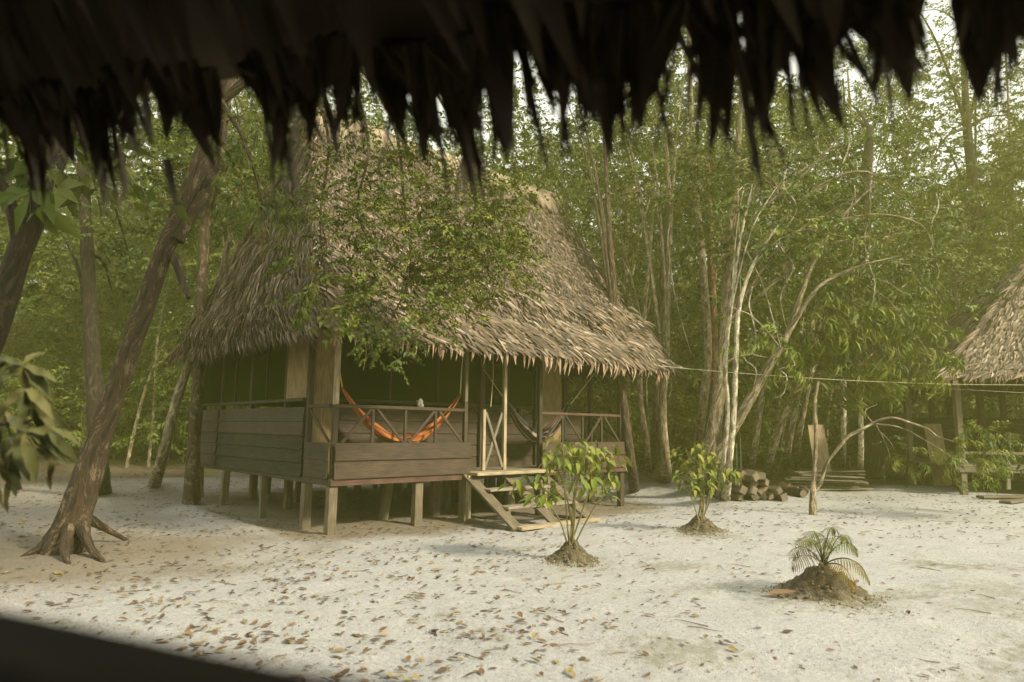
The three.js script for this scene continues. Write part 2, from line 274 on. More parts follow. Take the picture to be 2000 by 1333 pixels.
// ---------------------------------------------------------------- cabin
const cabin = thing('cabin', 'thatched wooden cabin on stilts with a railed porch', 'cabin', CAB.o, CAB.turn);
const cl = (x, y, b) => V(x, y, -b);
{
  const brown = k => M.brown[k % 3];
  // stilts down to the ground
  const foot = (x, b) => { const w = CAB.o.clone().addScaledVector(cabX, x).addScaledVector(cabB, b); return height(w.x, w.z) - .05; };
  for (const b of [.06, .86, 2.5, 4.3, 5.84]) for (const x of [.06, 1.52, 2.44, 4.2, 5.4, 6.54]) {
    if (b === .06 && x === 5.4) continue;
    const w = x < .1 && b < 1 ? .13 : rnd(.11, .15), jx = rnd(-.05, .05), y0 = foot(x, b), s = barBetween('stilt', cl(x + (b > 1 ? jx : 0) + (x === 1.52 && b === .86 ? -.12 : 0), y0, b), cl(x, .62, b), w, w * rnd(.8, 1), x > 6 ? M.brown[0] : M.stilt, cabin);
  }
  for (const x of [.9, 3.3, 5.9]) for (const b of [1.7, 3.4, 5.1]) barBetween('stilt', cl(x, foot(x, b), b), cl(x, .62, b), .13, .13, M.stilt, cabin);
  // sill beams
  board('sill_beam', 6.62, .10, .10, 3.3, .675, -.01, M.red, cabin); board('sill_beam', .10, .10, 5.76, .05, .675, -2.96, brown(0), cabin); board('sill_beam', 6.6, .10, .1, 3.3, .675, -5.9, M.dark, cabin); board('sill_beam', .1, .1, 5.76, 6.56, .675, -2.96, brown(1), cabin);
  for (let k = 0; k < 5; k++) board('floor_beam', 6.4, .08, .1, 3.3, .66, -.9 - k * 1.15, M.dark, cabin);
  for (let k = 0; k < 5; k++) board('floor_plank', 6.5, .03, .172, 3.3, .74, -.09 - k * .176, M.grey, cabin); // porch deck
  for (let k = 0; k < 25; k++) board('floor_plank', 6.5, .03, .195, 3.3, .738, -1.0 - k * .2, M.stilt, cabin);
  // porch posts
  const postTop = 3.0, post = (x, b, w, mat, y0 = .62, y1 = postTop) => barBetween('post', cl(x, y0, b), cl(x, y1, b), w, w, mat, cabin);
  post(.06, .06, .075, M.brown[0], .72, 1.78); post(.06, .06, .07, M.raw, 1.783); post(2.43, .05, .07, M.brown[1], .72, 1.9); post(2.43, .05, .065, M.stilt, 1.903); post(3.31, .05, .065, M.raw, .755); post(4.18, .05, .08, M.dark, .72); post(6.54, .06, .09, M.brown[2], .72);
  // wall posts on the room front and the sides
  for (const x of [.05, 3.45, 4.88, 5.72, 6.54]) post(x, .88, x === 3.45 ? .11 : .085, x === 3.45 ? M.brown[1] : M.dark, .755, 3.2);
  for (const b of [1.72, 3.2, 4.7, 5.85]) for (const x of [.05, 6.55]) post(x, b, .085, M.dark, .72, 3.2);
  // top plates
  board('top_plate', 7.2, .09, .08, 3.3, 2.93, -.06, M.dark, cabin); board('top_plate', 6.8, .09, .08, 3.3, 3.1, -.95, M.dark, cabin); board('top_plate', .08, .09, 6.2, -.03, 3.05, -2.9, M.dark, cabin); board('top_plate', .08, .09, 6.2, 6.65, 3.05, -2.9, M.dark, cabin); board('window_header', .78, .07, .06, 6.13, 2.82, -.9, M.dark, cabin);
  // porch railings, front bays
  for (const [x0, x1, m0] of [[.10, 2.395, 1], [4.22, 6.50, 2]]) {
    const L = x1 - x0 + .16, c = (x0 + x1) / 2, mt = x0 > 4 ? [M.red, M.brown[1]] : [M.brown[1], M.brown[0]];
    board('porch_board', L, .262, .028, c, .852, .052, mt[0], cabin, -.07); board('porch_board', L, .255, .028, c, 1.105, .062, mt[1], cabin, -.07);
    board('top_rail', L - .05, .05, .075, c, 1.765, -.055, mt[0], cabin);
    const n = 4, st = (x1 - x0) / n, z = -.05;
    for (let k = 1; k < n; k++) barBetween('baluster', cl(x0 + st * k, 1.2, -z), cl(x0 + st * k, 1.738, -z), .045, .04, brown(k), cabin);
    for (let k = 0; k < n; k++) { const up = k % 2 === 0, a = x0 + st * k + .05, b = x0 + st * (k + 1) - .05; barBetween('brace', cl(up ? a : b, 1.23, .012), cl(up ? b : a, 1.73, .012), .045, .026, brown(k + 1), cabin); }
  }
  // porch ends
  for (const x of [.02, 6.58]) { const s = x < 1 ? -1 : 1;
    board('porch_board', .028, .26, .74, x + s * .035, .85, -.455, brown(0), cabin); board('porch_board', .028, .25, .74, x + s * .04, 1.105, -.455, brown(2), cabin);
    board('top_rail', .07, .05, .72, x, 1.765, -.465, brown(1), cabin); barBetween('brace', cl(x, 1.72, .80), cl(x, 1.24, .13), .045, .026, brown(0), cabin, V(1, 0, 0)); }
  // gate with crossed braces beside the steps
  barBetween('gate_stile', cl(2.84, .755, .05), cl(2.84, 1.79, .05), .06, .05, M.raw, cabin);
  barBetween('gate_brace', cl(2.88, 1.74, .04), cl(3.27, .80, .04), .055, .02, M.grey, cabin); barBetween('gate_brace', cl(3.27, 1.74, .065), cl(2.88, .78, .065), .055, .02, M.grey, cabin);
  // clapboards: room front, left side, right side, back
  for (let k = 0; k < 5; k++) for (const [x0, x1] of [[.50, 3.39], [3.51, 4.83], [5.77, 6.49]]) board('wall_board', x1 - x0, .212, .025, (x0 + x1) / 2, .855 + k * .205, -.915, brown(k), cabin, -.09);
  for (let k = 0; k < 5; k++) {
    const y = .80 + k * .213;
    for (const [b0, b1, dy] of [[.93, 4.66, 0], [4.74, 5.82, .01]]) {
      const m = b1 > 5 ? M.brown[k % 3] : k === 1 ? M.old[0] : M.old[2], q = board('wall_board', .024, .228, b1 - b0, -.01 - .004 * (k % 2), y + dy, -(b0 + b1) / 2, k > 1 && b1 < 5 ? [M.old[2], M.brown[0], M.brown[2]][k - 2] : m, cabin, (k < 2 ? -.004 : .003) * (b1 < 5 ? 1 : 0), 0, -.10);
    }
    board('wall_board', .028, .22, 4.9, 6.60, .8 + k * .213, -3.35, brown(k + 1), cabin, 0, 0, -.05); board('wall_board', 6.4, .22, .028, 3.3, .8 + k * .213, -5.93, brown(k), cabin, -.05);
  }
  board('sill_rail', .07, .05, 4.86, -.015, 1.875, -3.36, M.dark, cabin); board('sill_rail', 2.9, .05, .06, 1.95, 1.89, -.9, M.dark, cabin); board('sill_rail', 1.3, .05, .06, 4.17, 1.89, -.9, M.dark, cabin); board('sill_rail', .76, .05, .06, 6.13, 1.89, -.9, M.dark, cabin);
  // plywood sheets
  const ply = (w, h, d, x, y, z) => board('plywood_sheet', w, h, d, x, y, z, M.ply, cabin, 0, 0, 0, .002);
  ply(.38, 2.3, .018, .30, 1.91, -.91); ply(.72, 2.3, .018, 5.3, 1.91, -.91); ply(.018, 1.18, .74, .015, 2.49, -1.30);
  // green insect screens with their laths
  const scr = (w, h, x, y, z, turn = 0) => { const g = new THREE.PlaneGeometry(w, h, 6, 6), p = g.attributes.position; for (let i = 0; i < p.count; i++) p.setZ(i, .012 * n2(p.getX(i) * 1.3 + x, p.getY(i) * 1.3 + z)); g.computeVertexNormals(); const m = part('insect_screen', g, M.screen, cabin, V(x, y, z)); m.rotation.y = turn; };
  for (const [x0, x1] of [[.52, 1.46], [1.50, 2.44], [2.48, 3.39], [3.51, 4.14], [4.18, 4.83]]) scr(x1 - x0, 1.14, (x0 + x1) / 2, 2.49, -.92);
  for (const x of [1.48, 2.46, 4.16]) board('lath', .035, 1.14, .03, x, 2.49, -.905, M.dark, cabin);
  for (const [b0, b1] of [[1.77, 2.46], [2.50, 3.15], [3.25, 3.93], [3.97, 4.65], [4.75, 5.80]]) scr(b1 - b0, 1.14, .02, 2.47, -(b0 + b1) / 2, -Math.PI / 2);
  for (const b of [2.48, 3.95]) board('lath', .02, 1.14, .025, .0, 2.47, -b, M.brown[0], cabin);
  board('ceiling_board', 6.7, .02, 5.0, 3.3, 3.22, -3.4, M.dark, cabin); // ceiling over the room
  scr(6.3, 1.14, 3.3, 2.47, -5.9);
  // roof
  const P = { rl: cl(.55, 7.20, 2.45), rr: cl(7.0, 7.13, 2.45), rl2: cl(.55, 7.20, 2.6), rr2: cl(7.0, 7.13, 2.6), fl: cl(-.62, 2.70, -.78), fr: cl(7.55, 2.74, -.66), bl: cl(-.58, 2.86, 6.2), br: cl(7.5, 2.8, 6.3) };
  const { R, F1, FL, FR, FB } = roof(cabin, P, { sag: .14 });
  const fine = [], mid = [], coarse = [];
  thatchRows(F1, fine, { v0: .03, v1: .80, rows: 66, per: 36, len: .125, wid: .030, lift: .16, skew: .45, dark: 1.1, wild: 2.2, raise: .05 });
  thatchRows(FL, fine, { v0: .03, v1: .90, rows: 60, per: 26, len: .26, wid: .03, lift: .05, skew: -.1, dark: 1.1, wild: .6 });
  thatchRows(FR, fine, { v0: .03, v1: .9, rows: 34, per: 12, len: .3, wid: .06, lift: .06, skew: 0, dark: 1.1 });
  thatchRows(FB, fine, { v0: .03, v1: .95, rows: 20, per: 7, len: .5, wid: .12, lift: .04, skew: 0, dark: 1.1 });
  thatchRows(F1, coarse, { v0: .76, v1: .99, rows: 20, per: 26, len: .25, wid: .05, lift: .17, skew: 1.6, dark: 1.1, wild: 2.4, loose: .8 });
  thatchRows(FR, coarse, { v0: .8, v1: 1, rows: 10, per: 12, len: .34, wid: .06, lift: .10, skew: -.5, dark: 1.1, wild: 1.2 });
  thatchRows(FL, mid, { v0: .86, v1: 1, rows: 10, per: 22, len: .36, wid: .035, lift: .06, skew: .9, dark: 1.1, wild: .8 });
  thatchRows(F1, coarse, { v0: .70, v1: .775, rows: 4, per: 20, len: .30, wid: .05, lift: .06, skew: 1.1, dark: 1.1, wild: 2.0, raise: .10 });
  copies('thatch', BLfine, thatchMat, R, fine, 'stuff'); copies('eave_thatch', BL[0], thatchMat, R, coarse, 'stuff'); copies('side_thatch', BL[3], thatchMat, R, mid, 'stuff');
  // combed cap over the ridge
  const cap = [], k0 = P.rl, k1 = P.rr;
  for (const side of [1, -1]) for (let k = 0; k < 1500; k++) {
    const u = rnd(-.008, 1.008), q = k0.clone().lerp(k1, u); q.y += .19 + rnd(.04); q.z += side * rnd(.02, .10) - .07; const d = side > 0 ? F1.down(u, .05) : FB.down(1 - u, .05);
    const tl = rnd(), k2 = rnd(.8, 1.2); cap.push({ m: frame(q, d.clone().addScaledVector(F1.along(0), rnd(-.12, .16)).addScaledVector(side > 0 ? F1.n : FB.n, .10), V(0, 1, side * .5), rnd(.025, .05), .3, rnd(.45, .8)), c: C(.30 * k2, .235 * k2, .16 * k2) });
  }
  part('ridge_roll', limb([k0.clone().add(V(0, .06, -.07)), k0.clone().lerp(k1, .5).add(V(0, .05, -.07)), k1.clone().add(V(0, .06, -.07))], [.14, .15, .14], 10, .2, .12, 5), M.thatchBase, R);
  copies('ridge_cap', BL[3], thatchMat, R, cap, 'stuff');
  // single leaflets hanging from the eave
  const dry = [dryTint(.30, .20, .14), dryTint(.22, .15, .10), dryTint(.36, .27, .19)], dk = [dryTint(.12, .095, .055), dryTint(.16, .125, .075)];
  const hang = (f, u, len, wid, mat, skew, out, list = BL) => { const q = f.p(u, .985).addScaledVector(f.n, rnd(-.05, .03)); const d = V(0, -1, 0).addScaledVector(f.down(u, .95), out).addScaledVector(f.along(1), skew).normalize(); const b = new THREE.Mesh(list[Math.floor(rnd(list.length))], mat); b.name = 'thatch_leaflet'; b.matrixAutoUpdate = true; frame(q, d, f.n, wid, len, len).decompose(b.position, b.quaternion, b.scale); b.castShadow = b.receiveShadow = true; R.add(b); };
  for (let k = 0; k < 150; k++) hang(F1, rnd(.0, 1), rnd(.12, .30), rnd(.035, .06), dry[k % 3], rnd(-.2, .6), rnd(.6, 1.6));
  for (let k = 0; k < 34; k++) hang(F1, rnd() < .5 ? rnd(.50, .62) : rnd(.66, .99), rnd(.24, .38), rnd(.045, .07), dry[k % 2 * 2], rnd(-.15, .25), rnd(.05, .4));
  for (let k = 0; k < 90; k++) hang(FL, rnd(.0, 1), rnd(.15, .34), rnd(.02, .035), dk[k % 2], rnd(-.3, .3), rnd(.1, .9));
}
// steps
{
  const t = thing('wooden_steps', 'open wooden steps leading up to the porch gate', 'steps', CAB.o, CAB.turn);
  const gy = (x, b) => { const w = CAB.o.clone().addScaledVector(cabX, x).addScaledVector(cabB, b); return height(w.x, w.z); };
  const BO = -1.38, YT = .70, run = y => lerp(-.06, BO, (YT - y) / (YT + .02));
  for (const x of [2.44, 3.24, 4.08]) barBetween('stringer', cl(x, YT, -.04), cl(x - .10, gy(x, BO) + .03, BO), .045, .21, M.stilt, t, V(1, 0, 0));
  board('tread', 1.76, .05, .30, 3.30, .725, .17, M.raw, t);
  for (const y of [.49, .255]) for (const [x0, x1] of [[2.44, 3.17], [3.20, 4.0]]) board('tread', x1 - x0, .04, .25, (x0 + x1) / 2, y, -run(y) + .06, M.pale ??= wood(.38, .33, .25), t);
  board('tread', 1.78, .05, .17, 3.22, .005, 1.40, M.raw, t);
  for (const x of [2.40, 4.16]) barBetween('leg', cl(x, gy(x, -.12) - .04, -.12), cl(x, .70, -.12), .065, .065, M.raw, t);
  barBetween('leg', cl(3.28, gy(3.28, -.1) - .04, -.12), cl(3.28, .69, -.12), .06, .06, M.grey, t);
  for (const x of [2.36, 4.14]) barBetween('ground_rail', cl(x + .03, gy(x, -.1) + .02, -.16), cl(x - .06, gy(x, -1.3) + .02, -1.30), .06, .05, M.grey, t, V(1, 0, 0));
}
// hammocks
function hammock(name, label, A, Bp, sag, width, tones, ropeMat) {
  const g = thing(name, label, 'hammock', CAB.o, CAB.turn), NS = 40, NW = 10, d = Bp.clone().sub(A), side = V(d.z, 0, -d.x).normalize(), strips = tones.map(() => ({ pos: [], idx: [] }));
  const P = (s, w) => { const spread = Math.pow(Math.sin(Math.PI * clamp(lerp(.04, .96, s), 0, 1)), .7), c = A.clone().lerp(Bp, s); c.y -= sag * (1 - Math.pow(2 * s - 1, 2)); const a = (w - .5) * Math.PI * .95; return c.addScaledVector(side, Math.sin(a) * width * spread * .42).add(V(0, (1 - Math.cos(a)) * width * spread * .48 + .012 * spread * Math.sin(w * 40 + s * 9) + .02 * spread * n2(s * 6, w * 8), 0)); };
  const NT = 16;
  for (let k = 0; k < NT; k++) { const S = strips[k % tones.length], o0 = S.pos.length / 3;
    for (let i = 0; i <= NS; i++) for (let j = 0; j <= 3; j++) { const p = P(i / NS, (k + j / 3) / NT); S.pos.push(p.x, p.y, p.z); }
    for (let i = 0; i < NS; i++) for (let j = 0; j < 3; j++) { const a = o0 + i * 4 + j, b = a + 4; S.idx.push(a, b, a + 1, b, b + 1, a + 1); } }
  const body = part('cloth', geoFrom(strips[0].pos, strips[0].idx), new THREE.MeshPhysicalMaterial({ color: C(...tones[0]), roughness: .9, sheen: .3, side: THREE.DoubleSide }), g);
  for (let k = 1; k < tones.length; k++) part('stripe', geoFrom(strips[k].pos, strips[k].idx), new THREE.MeshPhysicalMaterial({ color: C(...tones[k]), roughness: .9, sheen: .3, side: THREE.DoubleSide }), body);
  return { g, P };
}
{
  const h = hammock('hammock', 'orange striped hammock slung across the porch', cl(.34, 2.02, .42), cl(2.60, 2.02, .42), .84, .32, [[.36, .12, .03], [.29, .075, .022], [.44, .18, .045], [.25, .055, .02]]);
  part('rope', limb([cl(.06, 2.75, .2), cl(.34, 2.06, .42)], [.007, .012], 5, .1, 0), M.yellowRope, h.g); part('rope', limb([cl(2.60, 2.06, .42), cl(2.46, 2.6, .2), cl(2.43, 2.85, .1)].reverse(), [.006, .009, .014], 5, .1, 0), M.rope, h.g);
  const h2 = hammock('hammock', 'black and white patterned hammock hanging behind the steps', cl(3.62, 1.98, .38), cl(5.30, 1.95, .38), .74, .42, [[.03, .026, .026], [.02, .018, .018], [.34, .28, .25], [.03, .02, .02], [.10, .03, .03]]);
  part('rope', limb([cl(3.45, 2.6, .85), cl(3.62, 2.02, .42)], [.006, .01], 5, .1, 0), M.rope, h2.g); part('rope', limb([cl(5.42, 1.98, .42), cl(6.4, 2.8, .5)], [.01, .006], 5, .1, 0), M.rope, h2.g);
  const cordAt = (x, b, y0, y1, label) => { const o = thing('hanging_cord', label, 'cord', CAB.o.clone().addScaledVector(cabX, x).addScaledVector(cabB, b)); part('strand', limb([V(0, y0, 0), V(.02, lerp(y0, y1, .4), .01), V(-.015, y1, 0)], [.006, .006, .007], 5, .1, .1), M.rope, o); };
  cordAt(3.05, .1, 2.85, 1.84, 'pale cord dangling beside the porch gate'); cordAt(.28, .55, 2.7, 2.0, 'pale cord dangling at the left end of the porch'); cordAt(.75, .5, 2.8, 2.35, 'short pale cord hanging above the orange hammock');
  const cp = CAB.o.clone().addScaledVector(cabX, 1.52).addScaledVector(cabB, .06); cp.y = 1.79;
  const c = thing('cloth_bundle', 'small grey cloth bundle lying on the porch rail', 'cloth', cp), pos = [], gg = new THREE.IcosahedronGeometry(.05, 3), pp = gg.attributes.position;
  for (let i = 0; i < pp.count; i++) { const v = V(pp.getX(i), pp.getY(i), pp.getZ(i)); const s = 1 + .5 * n3(v.x * 18, v.y * 18, v.z * 18); v.multiplyScalar(s); pp.setXYZ(i, v.x * 1.0, Math.max(v.y, -.036) * 1.5 + .052, v.z * .7); } gg.computeVertexNormals(); part('fabric', gg, new THREE.MeshStandardMaterial({ color: C(.17, .175, .15), roughness: 1 }), c);
}

// ---------------------------------------------------------------- foliage
// sprays: a twig along +z with leaves on both sides
function spray(n, L, leafL, leafW, droop, seed, hang = 0) {
  const r = seeded(seed), list = [], cv = new THREE.CatmullRomCurve3([V(0, 0, 0), V((r() - .5) * .2 * L, .03, L * .5), V((r() - .5) * .4 * L, -.12 * L, L)]);
  list.push(limb(cv.getPoints(3), [.007, .005, .002], 3, L / 2, 0));
  const side = [1, 2].map(k => { const t = .35 + .25 * k * r(), a = cv.getPoint(t), e = a.clone().add(V((k === 1 ? 1 : -1) * L * (.25 + .2 * r()), (r() - .6) * .2 * L, L * .25 * r())); list.push(limb([a, a.clone().lerp(e, .5), e], [.004, .003, .002], 3, L / 2, 0)); return [a, e]; });
  for (let i = 0; i < n; i++) {
    const w = r(), p = w < .5 ? cv.getPoint(.2 + .8 * Math.pow(r(), .7)) : (() => { const q = side[w < .75 ? 0 : 1]; return q[0].clone().lerp(q[1], .15 + .85 * Math.pow(r(), .7)); })();
    const a = (r() - .5) * 3.4, dir = V(Math.sin(a), (r() - .62) * 1.1 - hang, Math.cos(a)).normalize();
    list.push(put(leafGeo(leafL * (.6 + .65 * r()), leafW * (.7 + .5 * r()), 2, droop + r() * .25, .3, .45), frame(p, dir, V((r() - .5) * 1.3, 1, (r() - .5) * 1.3), 1, 1, 1)));
  }
  return merge(list);
}
const SP = {
  small: [spray(24, .75, .13, .062, .2, 1), spray(22, .7, .12, .068, .3, 2)],
  tiny: [spray(24, .62, .085, .045, .2, 3), spray(22, .55, .08, .05, .3, 4)],
  lance: [spray(16, .5, .27, .045, .5, 5, .25), spray(14, .42, .30, .05, .6, 6, .4)],
  broad: [spray(9, .55, .26, .11, .3, 7), spray(8, .5, .30, .12, .4, 8, .2)],
};
const tones = { // young, mature and old leaves, mixed in every crown
  wood: [[.100, .140, .019], [.130, .165, .020], [.080, .118, .018], [.155, .182, .022], [.110, .148, .019], [.065, .100, .017]],
  fresh: [[.155, .195, .024], [.190, .212, .028], [.125, .170, .022]],
};
const tone = k => { const t = tones[k], c = t[Math.floor(rnd(t.length))], s = rnd(.75, 1.25); return rnd() < .012 ? C(.20 * s, .14 * s, .03 * s) : C(c[0] * s, c[1] * s, c[2] * s); };
function crown(parent, blobs, base, o = {}) { // blobs: {c: Vector3, r: Vector3, n, type, tone, scale}
  const groups = new Map();
  for (const b of blobs) {
    const kinds = SP[b.type ?? 'small'];
    for (let k = 0; k < b.n; k++) {
      let d; do { d = V(rnd(-1, 1), rnd(-1, 1), rnd(-1, 1)); } while (d.lengthSq() > 1 || d.lengthSq() < .01);
      const rr = Math.pow(d.length(), .45); d.setLength(rr);
      const p = V(b.c.x + d.x * b.r.x, b.c.y + d.y * b.r.y, b.c.z + d.z * b.r.z);
      if (p.y < height(p.x, p.z) + .15) continue;
      const hole = n3(p.x * .55, p.y * .7, p.z * .55) + .5 * n3(p.x * 1.5, p.y * 1.7, p.z * 1.5); if (hole < (b.gap ?? -.35)) continue;
      const dir = V(d.x + rnd(-.8, .8), d.y * .5 + rnd(-.7, .35), d.z + rnd(-.8, .8)), s = (b.scale ?? 1) * rnd(.7, 1.25), g = kinds[k % kinds.length];
      if (!groups.has(g)) groups.set(g, []);
      groups.get(g).push({ m: frame(p.sub(base), dir, V(rnd(-.4, .4), 1, rnd(-.4, .4)), s, s, s), c: tone(b.tone ?? 'wood') });
    }
  }
  let k = 0; for (const [g, list] of groups) copies(k++ ? 'foliage' : 'crown', g, L1, parent, list, 'stuff');
}
function tree(name, label, pts, radii, o = {}) { // pts world; o: bark blobs limbs group
  const base = pts[0].clone(); const g = thing(name, label, 'tree', base, 0, o.group);
  const loc = p => p.clone().sub(base), list = [limb(pts.map(loc), radii, o.sides ?? 9, o.step ?? .3, o.rough ?? .07, rnd(50))];
  for (const l of o.limbs ?? []) list.push(limb(l.p.map(loc), l.r, 7, .25, .06, rnd(50)));
  const top = pts[pts.length - 1];
  if (o.twigs !== 0) for (const b of o.blobs ?? []) for (let k = 0; k < (b.branches ?? 3); k++) { // branches out into the crown
    let j = Math.floor(rnd(Math.max(1, pts.length * .5), pts.length)), a = pts[Math.min(j, pts.length - 1)], e = b.c.clone().add(V(rnd(-.8, .8) * b.r.x, rnd(-.4, .7) * b.r.y, rnd(-.8, .8) * b.r.z)), m = a.clone().lerp(e, .5); m.y += .15 * a.distanceTo(e);
    const rr = Math.min(radii[Math.min(j, radii.length - 1)] * .5, .07); list.push(limb([a, m, e].map(loc), [rr, rr * .6, .012], 5, .5, .05, rnd(50)));
  }
  const tr = part('trunk', merge(list), o.bark ?? B.brown, g); if (o.blobs?.length) crown(g, o.blobs, base);
  return g;
}
const blob = (px, py, depth, rx, ry, n, type = 'small', tn = 'wood', o = {}) => ({ c: at(px, py, depth), r: V(rx * mpp(depth), ry * mpp(depth), o.rz ?? Math.max(rx, ry) * mpp(depth) * .8), n, type, tone: tn, ...o });
const line = (...a) => a.map(p => at(...p));
const grounded = (px, py, ...a) => [onGround(px, py).add(V(0, -.08, 0)), ...a.map(p => at(...p))];

// leaning tree beside the cabin, its boughs hanging in front of the roof
{
  const d = p => p;
  const boughs = [
    [[430, 200, 8.5], [560, 120, 8.2], [640, 260, 7.9], [625, 430, 7.8], [640, 590, 7.8]],
    [[430, 200, 8.5], [600, 60, 8.1], [760, 220, 7.8], [790, 400, 7.7], [800, 540, 7.7], [750, 650, 7.8]],
    [[480, 60, 8.7], [700, 20, 8.2], [880, 230, 7.9], [930, 380, 7.9], [900, 540, 8.0]],
    [[480, 60, 8.7], [760, -30, 8.2], [900, 270, 8.0], [930, 420, 8.1], [955, 540, 8.2]],
    [[480, 60, 8.7], [640, 80, 8.0], [720, 280, 7.7], [700, 430, 7.7], [850, 600, 7.8]],
    [[430, 200, 8.5], [470, 260, 8.2], [500, 350, 8.0], [520, 430, 7.9]],
  ].map(b => b.map(p => at(...p)));
  const base = grounded(125, 1080)[0];
  const g = tree('leaning_tree', 'thick leaning tree with lichen-streaked bark and flared roots', [base, ...line([148, 1000, 7.75], [200, 840, 7.85], [267, 640, 8.0], [325, 480, 8.15], [385, 330, 8.3], [430, 200, 8.5], [480, 60, 8.7], [560, -150, 9], [650, -400, 9.3])], [.28, .165, .122, .115, .11, .10, .09, .08, .06, .03], {
    bark: B.brown, sides: 16, step: .12, rough: .09, twigs: 0,
    limbs: [
      ...boughs.map(p => ({ p, r: [.05, .03, .018, .012, .006] })),
      { p: line([150, 1010, 7.72], [170, 1062, 7.6], [215, 1088, 7.3]).map((p, i) => i === 2 ? V(p.x, height(p.x, p.z) - .04, p.z) : p), r: [.085, .05, .015] },
      { p: line([140, 1010, 7.72], [125, 1075, 7.4], [140, 1102, 7.1]).map((p, i) => i === 2 ? V(p.x, height(p.x, p.z) - .04, p.z) : p), r: [.085, .05, .015] },
      { p: line([135, 1010, 7.8], [90, 1062, 7.7], [30, 1080, 7.5]).map((p, i) => i === 2 ? V(p.x, height(p.x, p.z) - .04, p.z) : p), r: [.085, .05, .015] },
      { p: line([150, 1000, 7.9], [200, 1030, 8.3], [260, 1040, 8.6]).map((p, i) => i === 2 ? V(p.x, height(p.x, p.z) - .04, p.z) : p), r: [.08, .045, .015] },
      { p: line([340, 500, 8.1], [352, 540, 7.95], [368, 582, 7.85]), r: [.06, .045, .03] },
      { p: line([345, 470, 8.15], [410, 350, 8.4], [440, 230, 8.7], [450, 80, 9]), r: [.085, .07, .06, .04] },
    ],
  });
  const bl = [];
  const along = (pts, n, spread, type, sc, tn, t0 = .3) => { const cv = new THREE.CatmullRomCurve3(pts); for (let k = 0; k < n; k++) { const p = cv.getPoint(rnd(t0, 1)); bl.push({ c: p, r: V(spread, spread * .8, spread * .7), n: 3, type, tone: tn, scale: sc, gap: -2 }); } };
  along(boughs[0], 24, .30, 'small', .55, 'wood', .4); along(boughs[1], 62, .42, 'small', .55, 'wood', .35); along(boughs[2], 85, .62, 'tiny', .6, 'fresh', .58); along(boughs[3], 70, .48, 'tiny', .6, 'fresh', .72); along(boughs[4], 50, .45, 'tiny', .62, 'fresh', .4); along(boughs[5], 26, .3, 'lance', .5, 'wood', .3);
  bl.push(blob(750, 640, 7.8, 75, 34, 22, 'small', 'wood', { scale: .5, gap: -2 }), blob(770, 690, 7.8, 22, 18, 5, 'small', 'wood', { scale: .5, gap: -2 }), blob(650, 600, 7.8, 50, 40, 16, 'broad', 'wood', { scale: .5, gap: -2 }), blob(640, 565, 7.7, 30, 30, 8, 'broad', 'wood', { scale: .5, gap: -2 }));
  bl.push(blob(935, 515, 8.1, 105, 85, 95, 'tiny', 'fresh', { scale: .6, gap: -.1 }), blob(820, 430, 8, 150, 110, 70, 'tiny', 'fresh', { scale: .6, gap: -.1 }), blob(900, 600, 8.1, 130, 40, 34, 'tiny', 'fresh', { scale: .6, gap: -.1 }));
  bl.push(blob(520, -300, 9.4, 360, 220, 260, 'small', 'wood', { scale: 1.1, gap: -.1 }));
  crown(g, bl, base);
}
// dark trunk at the left edge with broad leaves
tree('dark_tree', 'dark leaning trunk at the left edge with broad lobed leaves', [onGround(-230, 1040).setY(-.1), ...line([-130, 900, 6.6], [-10, 640, 6.5], [35, 500, 6.5], [75, 400, 6.5], [105, 320, 6.5], [150, 190, 6.6], [190, -40, 6.8])], [.22, .14, .12, .11, .105, .095, .08, .05], {
  bark: B.dark, sides: 12, step: .15, twigs: 0, limbs: [{ p: line([40, 480, 6.5], [20, 400, 6.3], [-30, 300, 6.1]), r: [.08, .06, .04] }],
  blobs: [blob(130, 290, 6.2, 40, 70, 9, 'broad', 'wood', { scale: 1.1, gap: -2 }), blob(170, 350, 6.4, 30, 30, 5, 'broad', 'wood', { scale: 1, gap: -2 }), blob(40, 200, 6.8, 150, 110, 60, 'small', 'wood'), blob(150, -150, 7, 300, 200, 260, 'small', 'wood'), blob(10, 330, 7.5, 60, 60, 16, 'small', 'wood', { scale: .8 })],
});
// tree behind the camera whose crown reaches over the shelter and shades the left of the clearing
tree('shade_tree', 'tall tree behind the shelter spreading its crown over it', [V(4.6, -.1, 4.2), V(4.5, 2.5, 4), V(4.0, 6, 3.2), V(2.6, 9, 1.2)], [.4, .28, .22, .1], { bark: B.brown, blobs: [{ c: V(1.9, 9.9, -1.0), r: V(2.6, 1.7, 2.4), n: 1000, type: 'small', tone: 'wood', scale: 1.3, gap: -.6 }, { c: V(1.6, 10.2, 2.6), r: V(3, 1.8, 3), n: 700, type: 'small', tone: 'wood', scale: 1.3, gap: -.6 }] });
